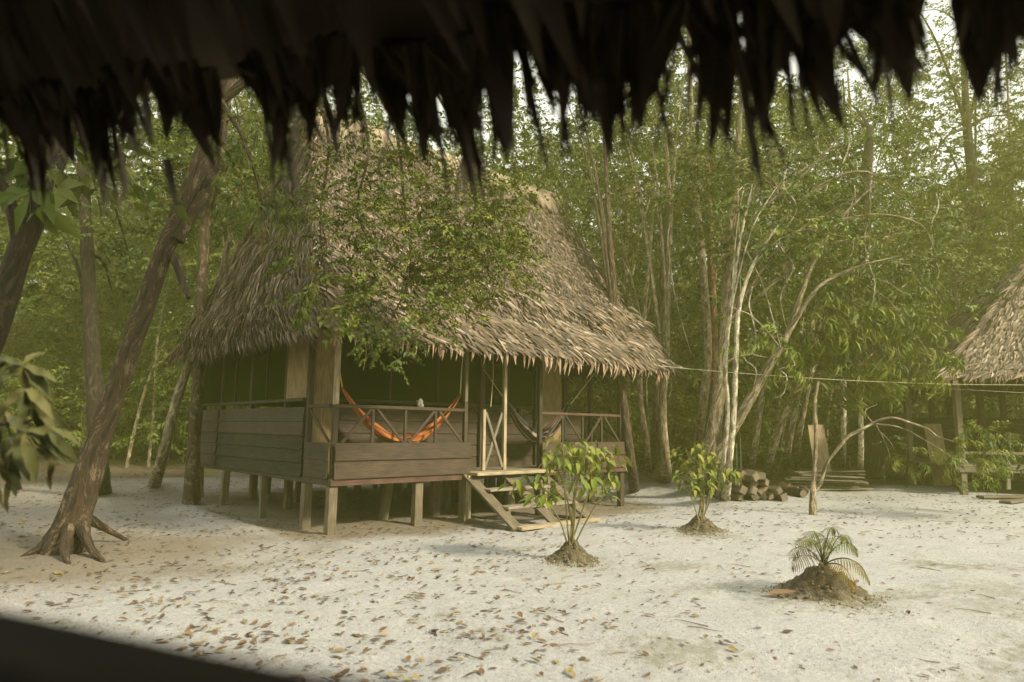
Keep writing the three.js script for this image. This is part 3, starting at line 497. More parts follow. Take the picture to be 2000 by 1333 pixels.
// slender trunks left of the cabin
tree('slender_tree', 'straight slender trunk close to the cabin’s left wall', grounded(374, 985, [378, 880, 12.9], [386, 760, 12.9], [392, 640, 12.9], [398, 480, 13], [412, 280, 13.2], [420, 100, 13.4]), [.17, .12, .11, .105, .1, .085, .06], { bark: B.brown, blobs: [blob(420, 330, 13.4, 110, 90, 110, 'small', 'wood'), blob(460, 200, 13.6, 160, 130, 200, 'small', 'wood')] });
tree('slender_tree', 'thin pale trunk leaning right, between the leaning tree and the cabin', grounded(300, 945, [318, 890, 13.2], [340, 800, 13.2], [365, 720, 13.2], [392, 660, 13.3], [440, 500, 13.6], [470, 380, 14]), [.16, .10, .09, .085, .08, .06, .04], { bark: B.pale, blobs: [blob(470, 380, 14.2, 90, 70, 80, 'small', 'wood')] });
tree('slender_tree', 'dark upright trunk hidden behind the thick leaning tree', grounded(190, 962, [192, 900, 13.5], [180, 700, 13.5], [170, 500, 13.6], [160, 300, 13.8]), [.28, .18, .15, .13, .1], { bark: B.dark, blobs: [blob(200, 430, 14, 150, 90, 180, 'small', 'wood'), blob(150, 560, 15, 120, 80, 120, 'small', 'wood')] });

// trees right of the cabin
tree('slender_tree', 'mottled trunk standing at the right corner of the cabin', grounded(1240, 955, [1232, 900, 14], [1222, 820, 14], [1212, 740, 14], [1203, 620, 14.3], [1190, 450, 14.8], [1180, 250, 15.5]), [.14, .10, .09, .085, .08, .065, .04], { bark: B.brown, blobs: [blob(1150, 360, 16.5, 120, 110, 170, 'small', 'wood'), blob(1060, 250, 17, 150, 120, 190, 'small', 'wood'), blob(1235, 690, 15.2, 45, 60, 26, 'small', 'wood', { scale: .7 })] });
tree('slender_tree', 'thin trunk behind the cabin corner, leaning slightly right', grounded(1268, 925, [1262, 860, 18], [1250, 760, 18], [1256, 640, 18.2], [1270, 480, 18.5], [1280, 300, 19]), [.12, .075, .07, .065, .05, .03], { bark: B.pale, blobs: [blob(1250, 450, 19, 110, 110, 160, 'small', 'wood'), blob(1200, 560, 19.5, 70, 90, 90, 'small', 'wood')] });
tree('slender_tree', 'straight pale trunk rooted on a low mound behind the clearing', grounded(1300, 935, [1298, 880, 16], [1294, 800, 16], [1299, 720, 16], [1303, 600, 16.2], [1308, 430, 16.6], [1300, 250, 17]), [.26, .11, .10, .095, .085, .075, .04], { bark: B.pale, blobs: [blob(1320, 320, 17.4, 130, 120, 210, 'small', 'wood'), blob(1290, 180, 18, 170, 110, 190, 'small', 'wood')] });
tree('slender_tree', 'dark slim trunk left of the pale mound-rooted trunk', grounded(1278, 918, [1280, 830, 18.5], [1284, 740, 18.5], [1290, 600, 18.6], [1300, 400, 19]), [.15, .09, .08, .07, .04], { bark: B.brown, blobs: [blob(1330, 620, 20, 80, 90, 110, 'small', 'wood')] });
tree('forked_tree', 'stout pale tree forking low, one limb leaning far right', grounded(1378, 955, [1386, 900, 14.6], [1398, 820, 14.6], [1408, 740, 14.7], [1416, 640, 14.9], [1424, 500, 15.3], [1440, 320, 15.8], [1450, 150, 16.2]), [.28, .18, .15, .13, .11, .095, .07, .04], {
  bark: B.pale, sides: 14, step: .15, limbs: [
    { p: line([1395, 900, 14.5], [1425, 850, 14.3], [1460, 790, 14.2], [1500, 720, 14.1], [1535, 660, 14], [1590, 510, 14], [1640, 430, 14.2], [1730, 340, 14.5]), r: [.13, .12, .105, .09, .07, .045, .035, .018] },
    { p: line([1420, 560, 15], [1520, 440, 14.4], [1600, 365, 14], [1690, 335, 13.8], [1770, 390, 13.6]), r: [.06, .05, .04, .028, .01] },
    { p: line([1418, 600, 15], [1440, 480, 14.7], [1500, 400, 14.4], [1560, 350, 14.2], [1640, 270, 14]), r: [.055, .045, .035, .028, .01] },
    { p: line([1535, 660, 14], [1600, 560, 13.6], [1680, 520, 13.4], [1760, 500, 13.3]), r: [.05, .04, .025, .01] },
    { p: line([1640, 430, 14.2], [1720, 420, 13.8], [1800, 440, 13.5], [1830, 500, 13.4]), r: [.045, .035, .02, .008] },
  ],
  blobs: [blob(1480, 560, 13.9, 70, 60, 46, 'small', 'fresh', { scale: .8 }), blob(1600, 420, 13.6, 110, 60, 60, 'small', 'fresh', { scale: .85 }), blob(1450, 420, 15.6, 130, 110, 190, 'small', 'wood'), blob(1560, 480, 14.8, 120, 80, 130, 'broad', 'wood', { scale: .7 }), blob(1500, 300, 16, 150, 120, 190, 'small', 'wood'), blob(1640, 330, 15, 130, 80, 120, 'small', 'wood'), blob(1700, 450, 14.6, 130, 90, 150, 'tiny', 'wood', { scale: 1.2 }), blob(1520, 580, 14.8, 60, 50, 40, 'small', 'wood')],
});
tree('tall_tree', 'tall straight grey trunk rising behind the forked tree', grounded(1355, 915, [1372, 800, 18], [1383, 700, 18], [1376, 560, 18], [1360, 380, 18.2], [1350, 220, 18.5], [1345, 60, 19]), [.18, .125, .115, .105, .095, .08, .05], { bark: B.pale, blobs: [blob(1390, 250, 19, 150, 130, 230, 'small', 'wood'), blob(1330, 100, 20, 170, 120, 200, 'small', 'wood')] });
tree('tall_tree', 'tall reddish-brown trunk beside the straight grey one', grounded(1392, 920, [1392, 820, 18.6], [1395, 700, 18.6], [1391, 560, 18.6], [1386, 430, 18.8], [1380, 280, 19]), [.18, .12, .115, .11, .1, .06], { bark: B.red, blobs: [blob(1430, 600, 19.5, 80, 90, 120, 'small', 'wood'), blob(1400, 430, 20, 110, 90, 150, 'small', 'wood')] });
tree('pale_sapling', 'slim white stem, left of a pair in front of the forked tree', grounded(1405, 975, [1413, 900, 13.4], [1422, 800, 13.4], [1416, 710, 13.4], [1428, 600, 13.5], [1446, 470, 13.8], [1470, 360, 14]), [.09, .05, .045, .042, .04, .03, .015], { bark: B.white, blobs: [blob(1475, 400, 14, 70, 60, 60, 'small', 'wood', { scale: .8 }), blob(1500, 690, 13.6, 50, 60, 24, 'lance', 'fresh', { scale: .8 })] });
tree('pale_sapling', 'slim white stem, right of a pair in front of the forked tree', grounded(1416, 978, [1426, 900, 13.2], [1434, 800, 13.2], [1438, 700, 13.2], [1444, 600, 13.3], [1470, 520, 13.4], [1520, 440, 13.6]), [.11, .06, .054, .05, .045, .035, .015], { bark: B.white, blobs: [blob(1530, 440, 13.6, 70, 50, 50, 'broad', 'wood', { scale: .7 })] });
const lean = 'thin leaning saplings';
[[[1466, 925], [1478, 850, 17], [1492, 760, 17], [1512, 660, 17], [1540, 520, 17.2]], [[1498, 930], [1518, 855, 16.6], [1545, 780, 16.6], [1562, 730, 16.6], [1590, 600, 16.8]], [[1534, 920], [1545, 850, 17.4], [1558, 780, 17.4], [1580, 690, 17.5], [1600, 560, 17.6]], [[1553, 915], [1565, 830, 17.8], [1580, 750, 17.8], [1600, 640, 17.8], [1630, 520, 18]]].forEach((s, i) =>
  tree('leaning_sapling', ['thin leaning sapling nearest the forked tree', 'thin leaning sapling with a kinked stem, second from the forked tree', 'thin leaning sapling, third from the forked tree', 'thin leaning sapling just left of the plywood sheet'][i], grounded(...s[0], ...s.slice(1)), [.11, .075, .068, .06, .03], { bark: B.pale, group: lean, blobs: [blob(s[4][0] + 20, s[4][1], s[4][2] + .4, 90, 70, 90, i % 2 ? 'lance' : 'small', 'wood', { scale: .9 }), blob(s[3][0] + 25, s[3][1], s[3][2], 40, 40, 20, 'small', 'wood', { scale: .8 })] }));
// bright drooping foliage in the middle of the right-hand trees
tree('drooping_tree', 'bushy tree with long drooping bright leaves over the clearing', grounded(1680, 935, [1682, 850, 16], [1680, 760, 16], [1672, 660, 16], [1660, 540, 16]), [.1, .06, .055, .05, .03], { bark: B.white, blobs: [blob(1610, 620, 15.6, 110, 60, 130, 'lance', 'fresh'), blob(1720, 590, 15.6, 90, 70, 100, 'lance', 'wood'), blob(1760, 680, 15.4, 90, 70, 130, 'lance', 'fresh'), blob(1680, 720, 15.8, 90, 50, 70, 'lance', 'wood'), blob(1590, 720, 16.2, 80, 60, 70, 'lance', 'wood')] });
tree('drooping_tree', 'bushy tree with narrow leaves left of the second hut', grounded(1646, 925, [1648, 850, 18], [1650, 740, 18], [1670, 600, 18], [1700, 480, 18.4]), [.12, .07, .065, .06, .03], { bark: B.white, blobs: [blob(1800, 560, 18.5, 110, 100, 190, 'small', 'wood'), blob(1840, 690, 18, 60, 70, 60, 'lance', 'wood'), blob(1720, 520, 19, 130, 80, 150, 'tiny', 'wood', { scale: 1.3 })] });
tree('thick_trunk', 'thick dark trunk standing between the two leaning plywood sheets', grounded(1706, 935, [1706, 890, 20], [1704, 800, 20], [1700, 650, 20.2], [1690, 450, 20.5], [1700, 250, 21]), [.42, .3, .27, .25, .2, .12], { bark: B.dark, blobs: [blob(1720, 380, 21.5, 160, 100, 230, 'small', 'wood'), blob(1640, 200, 22, 150, 110, 130, 'small', 'wood', { gap: -.05 })] });
tree('tall_tree', 'tall tree with layered sprays against the sky, top right', grounded(1930, 905, [1925, 700, 24], [1910, 450, 24], [1890, 250, 24], [1880, 50, 24.5]), [.3, .24, .2, .15, .08], { bark: B.dark, blobs: [blob(1880, 330, 24, 130, 60, 170, 'small', 'wood', { gap: 0 }), blob(1960, 220, 24, 140, 60, 150, 'small', 'wood', { gap: .05 }), blob(1820, 170, 24.5, 120, 60, 110, 'small', 'wood', { gap: .05 }), blob(1940, 70, 25, 150, 70, 130, 'small', 'wood', { gap: .05 }), blob(1750, 60, 25, 150, 80, 120, 'small', 'wood', { gap: .05 })] });
tree('tall_tree', 'rounded leafy tree behind the second hut’s roof', grounded(1860, 900, [1862, 750, 23], [1865, 600, 23], [1870, 480, 23], [1880, 400, 23]), [.25, .2, .17, .12, .08], { bark: B.brown, blobs: [blob(1860, 480, 23, 120, 110, 260, 'small', 'wood'), blob(1900, 620, 22.5, 90, 90, 130, 'small', 'wood'), blob(1985, 460, 25, 70, 110, 110, 'small', 'wood')] });

// the wood all round: individual trees behind the clearing
{
  rng = seeded(77);
  const spots = [];
  for (let i = 0; i < 50; i++) { const px = -260 + (i * 61.8 * 7.3) % 2560, depth = 21 + (i * 0.618 % 1) * 20 + (px > 1450 ? 3 : 0); spots.push([px, depth, 1]); }
  for (let i = 0; i < 34; i++) spots.push([-330 + i * 80 + rnd(-25, 25), rnd(44, 56), 1.7]);
  for (const [px, depth, far] of spots) {
    const left = px < 560, right = px > 1150, x = (px - 1000) * mpp(depth), z = -depth, y = height(x, z), lx = rnd(-.8, .8), H = far > 1 ? (px > 1130 && px < 1500 ? rnd(9, 12) : px < 130 ? rnd(8, 12) : px < 600 ? rnd(15, 20) : rnd(12, 18)) : rnd(12, 20), b = V(x, y - .1, z);
    const pts = [b, V(x + lx * .1, y + 1, z), V(x + lx * .5 + rnd(-.2, .2), y + H * .3, z), V(x + lx + rnd(-.3, .3), y + H * .6, z), V(x + lx * 1.4, y + H * .95, z)], r0 = rnd(.06, .13), bk = Math.floor(rnd(3));
    const tn = 'wood', blobs = [], nb = far > 1 ? 5 : 4;
    for (let q = 0; q < nb; q++) { const hy = H * lerp(far > 1 ? .12 : .27, 1.0, (q + rnd(.2, .8)) / nb), rr = rnd(2.1, 3.3) * (1 - .2 * q / nb) * (far > 1 ? 1.3 : 1); blobs.push({ c: V(x + lx * hy / H + rnd(-1.5, 1.5), y + hy, z + rnd(-1.2, 1.2)), r: V(rr * 1.25, rr * .85, rr), n: far > 1 ? 240 : 370, type: far > 1 ? 'small' : (w => w < .25 ? 'lance' : w < .4 ? 'broad' : w < .6 ? 'tiny' : 'small')(rnd()), tone: tn, scale: far > 1 ? 1.8 : 1.12, gap: far > 1 ? -.3 : lerp(-.5, -.2, q / (nb - 1)), branches: 2 }); }
    const kind = ['brown', 'pale', 'dark'][bk] + '-barked ' + (far > 1 ? 'tree deep in the wood, ' : depth < 30 ? 'tree at the near edge of the wood, ' : 'tree inside the wood, ') + (left ? 'left of the cabin' : right ? 'right of the cabin' : 'behind the cabin roof');
    tree('wood_tree', kind, pts, [r0 * 1.5, r0, r0 * .85, r0 * .6, .04], { bark: [B.brown, B.pale, B.dark][bk], group: 'wood: ' + kind, blobs, sides: 7, step: .6 });
  }
}
// leafless thin poles of young trees between the trunks
{
  rng = seeded(91); const lab = 'thin bare stem among the young growth behind the clearing';
  for (let i = 0; i < 30; i++) {
    const px = i < 22 ? rnd(1130, 1830) : rnd(150, 420), depth = rnd(19, 27), x = (px - 1000) * mpp(depth), z = -depth, y = height(x, z), H = rnd(3.5, 7), lx = rnd(-.9, .9), r = rnd(.025, .06);
    const g = thing('young_tree', lab, 'tree', V(x, y - .05, z), 0, 'young bare stems behind the clearing');
    part('trunk', limb([V(0, 0, 0), V(lx * .2, H * .3, 0), V(lx * .7 + rnd(-.15, .15), H * .65, 0), V(lx, H, rnd(-.3, .3))], [r * 1.2, r, r * .8, .01], 5, .5, .08, i), i % 3 ? B.pale : B.brown, g);
    crown(g, [{ c: V(x + lx, y + H, z), r: V(.7, .7, .7), n: 12, type: 'small', tone: 'wood', gap: -2 }, { c: V(x + lx * .5, y + H * .55, z), r: V(.5, .8, .5), n: 7, type: 'small', tone: 'wood', gap: -2 }], V(x, y - .05, z));
  }
}
// lianas hanging among the sunlit trees
{
  rng = seeded(140);
  [[1545, 300, 1530, 640, 14.2], [1660, 250, 1655, 520, 14.5], [1705, 330, 1690, 600, 14], [1310, 420, 1340, 700, 16], [1470, 560, 1465, 760, 13.6], [1535, 690, 1528, 780, 13.8], [1830, 380, 1820, 560, 17], [1600, 250, 1640, 460, 15]].forEach(([a, b, c, d, D], i) => {
    const p0 = at(a, b, D), p1 = at(c, d, D - .2), g = thing('liana', ['long liana hanging left of the leaning limb', 'liana hanging in the middle of the sunlit canopy', 'thin liana beside the middle of the sunlit canopy', 'liana hanging between the cabin roof and the forked tree', 'liana looping beside the white stems', 'short curled liana hanging below the leaning limb', 'liana hanging left of the second hut’s roof', 'liana arching high in the sunlit canopy'][i], 'liana', p0), pts = [V(0, 0, 0)];
    for (let k = 1; k <= 6; k++) pts.push(p0.clone().lerp(p1, k / 6).sub(p0).add(V(rnd(-.18, .18), rnd(-.1, .1), rnd(-.15, .15)))); part('stem', limb(pts, [.02, .018, .016, .015, .013, .012, .008], 5, .12, .15, i), B.white, g);
  });
}
// undergrowth closing the wood
{
  rng = seeded(123); const list = [[], []];
  for (let k = 0; k < 30000; k++) {
    const depth = 21 + 21 * Math.pow(rnd(), .8), px = rnd(-350, 2350), x = (px - 1000) * mpp(depth), z = -depth + rnd(-1, 1), top = 1.4 + 3.4 * (.5 + .5 * n2(x * .25, z * .25 + 30)) * smooth(depth, 19, 27) + (px < 450 ? 1.2 : 0);
    const y = height(x, z) + Math.pow(rnd(), .8) * top; if (y < .12) continue; if (depth < 25 && n2(x * .4 + 60, z * .4) < .1) continue;
    const s = rnd(.9, 1.7) * (depth > 32 ? 1.3 : 1), left = px < 480; list[k % 2].push({ m: frame(V(x, y, z), V(rnd(-1, 1), rnd(-.5, .6), rnd(-1, 1)), V(rnd(-.3, .3), 1, rnd(-.3, .3)), s, s, s), c: tone('wood') });
  }
  const u = copies('undergrowth', SP.small[0], L1, scene, [...list[0], ...list[1]]); tag(u, 'shady green undergrowth closing off the wood behind the clearing', 'undergrowth', null, 'stuff');
}

// ---------------------------------------------------------------- bushes on mounds
const earthMat = new THREE.MeshStandardMaterial({ color: C(1, 1, 1), vertexColors: true, map: sandFine, bumpMap: sandBump, bumpScale: .05, roughness: 1 });
const CLOD = new THREE.IcosahedronGeometry(1, 0), CLODMAT = new THREE.MeshStandardMaterial({ color: 0xffffff, roughness: 1 });
function mound(name, label, c, rx, rz, h) {
  const g = thing(name, label, 'mound', V(c.x, 0, c.z)), pos = [], idx = [], uv = [], col = [], NR = 22, NA = 48;
  for (let i = 0; i <= NR; i++) for (let j = 0; j <= NA; j++) {
    const t = i / NR, a = j / NA * Math.PI * 2, e = 1.25 + .16 * n2(Math.cos(a) * 1.5 + c.x, Math.sin(a) * 1.5), x = Math.cos(a) * t * rx * e, z = Math.sin(a) * t * rz * e;
    const y = h * Math.exp(-Math.pow(t * 1.75, 2)) * (1 + .22 * n2(x * 7, z * 7 + c.z)) + .03 * n2(x * 14, z * 14) * (1 - t) + .018 * n2(x * 34, z * 34) * (1 - t * .7) - .03 * t * t * t;
    pos.push(x, height(c.x + x, c.z + z) + y, z); uv.push(x, z); const k = 1 + .22 * n2(x * 12, z * 12) + .2 * n2(x * 35 + 5, z * 35), s = smooth(t + .25 * n2(x * 10 + 9, z * 10), .6, 1.02);
    col.push(lerp(.20 * k, .50, s), lerp(.17 * k, .47, s), lerp(.105 * k, .38, s));
  }
  for (let i = 0; i < NR; i++) for (let j = 0; j < NA; j++) { const a = i * (NA + 1) + j, b = a + NA + 1; idx.push(a, a + 1, b, b, a + 1, b + 1); }
  part('earth', geoFrom(pos, idx, uv, col), earthMat, g);
  const clods = []; for (let k = 0; k < 260; k++) { const a = rnd(6.283), t = Math.pow(rnd(), .6) * 1.25, x = Math.cos(a) * t * rx * 1.2, z = Math.sin(a) * t * rz * 1.2, y = h * Math.exp(-Math.pow(t / 1.05 * 1.75, 2)), sc = rnd(.005, .018) * (1.2 - .5 * t), q = rnd(.6, 1.25); clods.push({ m: frame(V(x, height(c.x + x, c.z + z) + y * .97, z), V(rnd(-1, 1), rnd(-1, 1), rnd(-1, 1)), V(0, 1, 0), sc * rnd(.7, 1.5), sc, sc), c: C(.19 * q, .16 * q, .10 * q) }); }
  copies('clods', CLOD, CLODMAT, g, clods, 'stuff'); return g;
}
const bushLeaf = [leafGeo(.145, .056, 5, .45, .3, .42), leafGeo(.13, .052, 5, .65, .25, .42), leafGeo(.16, .058, 5, .35, .35, .42)];
const bushMats = [leafTint(.24, .27, .035), leafTint(.20, .25, .03), leafTint(.16, .21, .03), leafTint(.28, .29, .05), leafTint(.14, .19, .03)];
function bush(label, c, topY, stems, blobsL, nLeaf) {
  const base = V(c.x, height(c.x, c.z) + c.y, c.z), g = thing('potted_shrub'.replace('potted_', 'leafy_'), label, 'shrub', base), tips = [];
  for (const s of stems) { const tip = at(...s).sub(base), mid = tip.clone().multiplyScalar(.55); mid.x += rnd(-.05, .05) - tip.x * .12; const pts = [V(rnd(-.05, .05), -.06, rnd(-.05, .05)), mid, tip]; part('stem', limb(pts, [.011, .009, .004], 5, .1, .1, rnd(9)), M.stemMat ??= dryTint(.22, .19, .08), g); tips.push(pts); }
  for (let k = 0; k < nLeaf; k++) {
    const b = blobsL[k % blobsL.length], ctr = at(b[0], b[1], b[2]).sub(base), rx = b[3] * mpp(b[2]), ry = b[4] * mpp(b[2]); let d; do d = V(rnd(-1, 1), rnd(-1, 1), rnd(-1, 1)); while (d.lengthSq() > 1);
    const p = V(ctr.x + d.x * rx, ctr.y + d.y * ry, ctr.z + d.z * rx * .8), dir = V(d.x + rnd(-.9, .9), rnd(-.9, .15), d.z + rnd(-.9, .9)), s = rnd(.65, 1.15);
    const m = part('leaf', bushLeaf[k % 3], bushMats[Math.floor(rnd(5))], g);
    frame(p, dir, V(rnd(-.4, .4), 1, rnd(-.4, .4)), s, s, s).decompose(m.position, m.quaternion, m.scale);
  }
  // leaf-bearing twigs joining the stems
  const tw = []; for (let k = 0; k < 26; k++) { const b = blobsL[k % blobsL.length], e = at(b[0] + rnd(-.7, .7) * b[3], b[1] + rnd(-.7, .7) * b[4], b[2] + rnd(-.2, .2)).sub(base), s = tips[k % tips.length], a = s[1].clone().lerp(s[2], rnd(.1, .9)); tw.push(limb([a, a.clone().lerp(e, .5).add(V(0, .05, 0)), e], [.005, .004, .002], 4, .12, .1, k)); }
  part('twigs', merge(tw), M.stemMat, g);
  return g;
}
rng = seeded(31);
{
  const p1 = onGround(1118, 1092); mound('earth_mound', 'earth mound under the leafy shrub in front of the steps', p1, .27, .27, .21);
  bush('bright leafy shrub on a mound in front of the steps', V(p1.x, .17, p1.z), 850, [[1075, 880, 7.6], [1100, 870, 7.5], [1125, 865, 7.7], [1150, 870, 7.5], [1180, 875, 7.6], [1205, 935, 7.6], [1020, 950, 7.5], [1140, 900, 7.8], [1110, 920, 7.4]],
    [[1095, 890, 7.6, 45, 38], [1150, 890, 7.6, 60, 40], [1185, 890, 7.6, 32, 30], [1120, 925, 7.6, 70, 40], [1150, 905, 7.5, 60, 45], [1020, 945, 7.5, 30, 18], [1175, 945, 7.6, 40, 32], [1110, 880, 7.4, 50, 35], [1060, 975, 7.5, 30, 18], [1130, 880, 7.6, 70, 32], [1165, 915, 7.6, 50, 45], [1100, 920, 7.6, 60, 40]], 290);
  const p2 = onGround(1370, 1040); mound('earth_mound', 'earth mound under the leafy shrub beside the log pile', p2, .29, .29, .20);
  bush('bright leafy shrub on a mound beside the log pile', V(p2.x, .15, p2.z), 860, [[1340, 880, 9.8], [1360, 870, 9.7], [1385, 880, 9.8], [1400, 900, 9.7], [1330, 930, 9.8], [1410, 930, 9.8], [1365, 900, 9.6], [1375, 920, 9.9]],
    [[1345, 885, 9.8, 32, 30], [1380, 890, 9.8, 30, 30], [1360, 915, 9.8, 45, 32], [1335, 925, 9.8, 22, 25], [1395, 930, 9.8, 32, 30], [1430, 925, 9.7, 14, 12], [1365, 950, 9.8, 40, 22]], 220);
  // young palm
  const p3 = onGround(1612, 1160); mound('earth_mound', 'wide earth mound under the young palm', p3, .39, .36, .24);
  const base = V(p3.x, height(p3.x, p3.z) + .21, p3.z), g = thing('young_palm', 'young palm with yellowing drooping fronds on a wide mound', 'palm', base), D = 6.2;
  part('stem', limb([V(0, -.1, 0), V(0, .03, 0), V(0, .09, 0)], [.06, .05, .035], 8, .04, .2), B.dark, g);
  const fronds = [[1580, 1075, 5.95, 1548, 1112, 1], [1612, 1044, 6.0, 1622, 1070, 0], [1598, 1050, 6.5, 1570, 1066, 1], [1572, 1058, 6.2, 1546, 1092, 1], [1588, 1046, 6.1, 1556, 1066, 0], [1600, 1036, 6.3, 1578, 1050, 0], [1617, 1030, 6.2, 1634, 1040, 0], [1634, 1040, 6.3, 1660, 1062, 0], [1640, 1052, 6.1, 1676, 1082, 0], [1655, 1078, 6.1, 1700, 1140, 2], [1645, 1095, 6.0, 1668, 1150, 3], [1625, 1046, 6.5, 1650, 1056, 0]];
  const fm = [leafTint(.15, .17, .04), leafTint(.13, .11, .05), leafTint(.24, .21, .04), leafTint(.36, .26, .05)];
  for (const [mx, my, md, tx, ty, mt] of fronds) {
    const m = at(mx, my, md).sub(base), t = at(tx, ty, md - .1).sub(base), cv = new THREE.QuadraticBezierCurve3(V(rnd(-.02, .02), .05, rnd(-.02, .02)), m.multiplyScalar(1.35), t), pts = cv.getPoints(7), list = [limb(pts, [.007, .006, .003, .002], 4, .06, 0)];
    for (let k = 4; k < 20; k++) for (const s of [-1, 1]) { const u = k / 20, p = cv.getPoint(u), tan = cv.getTangent(u), sd = V(0, 0, 0).crossVectors(tan, V(0, 1, 0)).normalize().multiplyScalar(s); list.push(put(leafGeo(.135 * Math.sin(Math.PI * (.15 + .8 * u)) + .025, .011, 3, .5, .3, .4), frame(p, sd.addScaledVector(tan, .75).add(V(0, -.15 + rnd(-.2, .1), 0)), V(0, 1, 0), 1, 1, 1))); }
    part('frond', merge(list), fm[mt], g);
  }
  const dl = onGround(1527, 1168), leaf = thing('dry_leaf', 'broad brown dry leaf lying left of the palm mound', 'leaf', dl); const lg = part('blade', leafGeo(.27, .12, 8, -.1, .35, .45), dryTint(.19, .115, .055), leaf, V(-.13, .03, 0)); lg.rotation.set(0, Math.PI / 2, .1);
}
// leafy branch close by on the left
{
  rng = seeded(57); const base = at(-260, 860, 2.9), g = thing('leafy_branch', 'leafy branch with long drooping leaves hanging at the left edge', 'branch', base);
  part('stem', limb([V(0, -2.2, .1), V(-.1, -.9, 0), V(0, 0, 0), at(-60, 760, 2.7).sub(base), at(20, 700, 2.6).sub(base)], [.03, .025, .02, .012, .006], 7, .12, .08), B.brown, g);
  part('stem', limb([V(0, 0, 0), at(-70, 820, 2.6).sub(base), at(20, 830, 2.55).sub(base), at(60, 822, 2.5).sub(base)], [.016, .012, .008, .005], 6, .1, .08), B.brown, g);
  const lg = [leafGeo(.20, .042, 10, .45, .45, .42), leafGeo(.23, .046, 10, .7, .4, .45), leafGeo(.17, .038, 10, .3, .4, .42)], lm = [leafTint(.115, .118, .036, .3), leafTint(.09, .102, .034, .3), leafTint(.15, .14, .045, .3)]; for (const q of lg) { const a = q.attributes.position; for (let i = 0; i < a.count; i++) { const z = a.getZ(i); a.setY(i, a.getY(i) + .007 * Math.sin(z * 75 + a.getX(i) * 60)); a.setX(i, a.getX(i) * (1 + .12 * Math.sin(z * 110))); } q.computeVertexNormals(); }
  const _lm = 0;
  const whorl = (px, py, d, list) => list.forEach(([dx, dy, s, dz], k) => { const p = at(px, py, d).sub(base), m = part('leaf', lg[k % 3], lm[(k + list.length) % 3], g); frame(p, V(dx, -dy, dz ?? rnd(-.4, .6)), V(rnd(-.5, .5), .8, .9), s * .95, s * .85, s * .85).decompose(m.position, m.quaternion, m.scale); });
  whorl(45, 715, 2.6, [[-.9, -.5, .8], [.2, -1, .6], [1, .25, 1], [.6, .6, 1.1], [.1, 1, .9], [-.7, .5, 1], [-1, .1, .9]]);
  whorl(52, 760, 2.55, [[1, .5, 1], [.7, 1, 1.15], [.1, 1, 1], [-.9, .9, 1], [-.4, 1, 1.1]]);
  whorl(50, 845, 2.5, [[1, -.2, 1], [1, .35, 1.05], [.75, .9, 1.1], [.4, 1, 1.15], [-.1, 1, 1.2], [-.6, .9, 1.1], [-1, .2, 1], [-.5, -.5, .9], [.9, .7, .9]]);
  whorl(-10, 900, 2.6, [[.3, 1, 1.1], [.7, .8, 1], [-.2, 1, 1.1], [.1, 1, 1.2], [1, .6, .8]]);
  whorl(95, 838, 2.48, [[1, .3, .75], [.9, .9, .85], [.4, 1, .9]]); whorl(70, 790, 2.6, [[.9, .8, .9], [.2, 1, 1], [-.5, 1, 1]]); whorl(20, 860, 2.6, [[.6, 1, 1.1], [-.2, 1, 1.15], [-.8, .8, 1.1], [.1, 1, 1]]);
  whorl(10, 800, 2.7, [[-.6, .4, 1], [.5, .6, 1], [0, 1, 1], [-.9, -.2, 1]]);
  for (const [px, py] of [[18, 975], [32, 930], [105, 930]]) { const p = at(px, py - 40, 2.65).sub(base), m = part('leaf', lg[2], lm[2], g); frame(p, V(rnd(-.2, .2), -1, 0), V(.3, .2, 1), .6, .9, .9).decompose(m.position, m.quaternion, m.scale); part('leaf_stalk', limb([at(px - 25, py - 120, 2.65).sub(base), p], [.003, .003], 4, .1, 0), B.brown, g); }
}

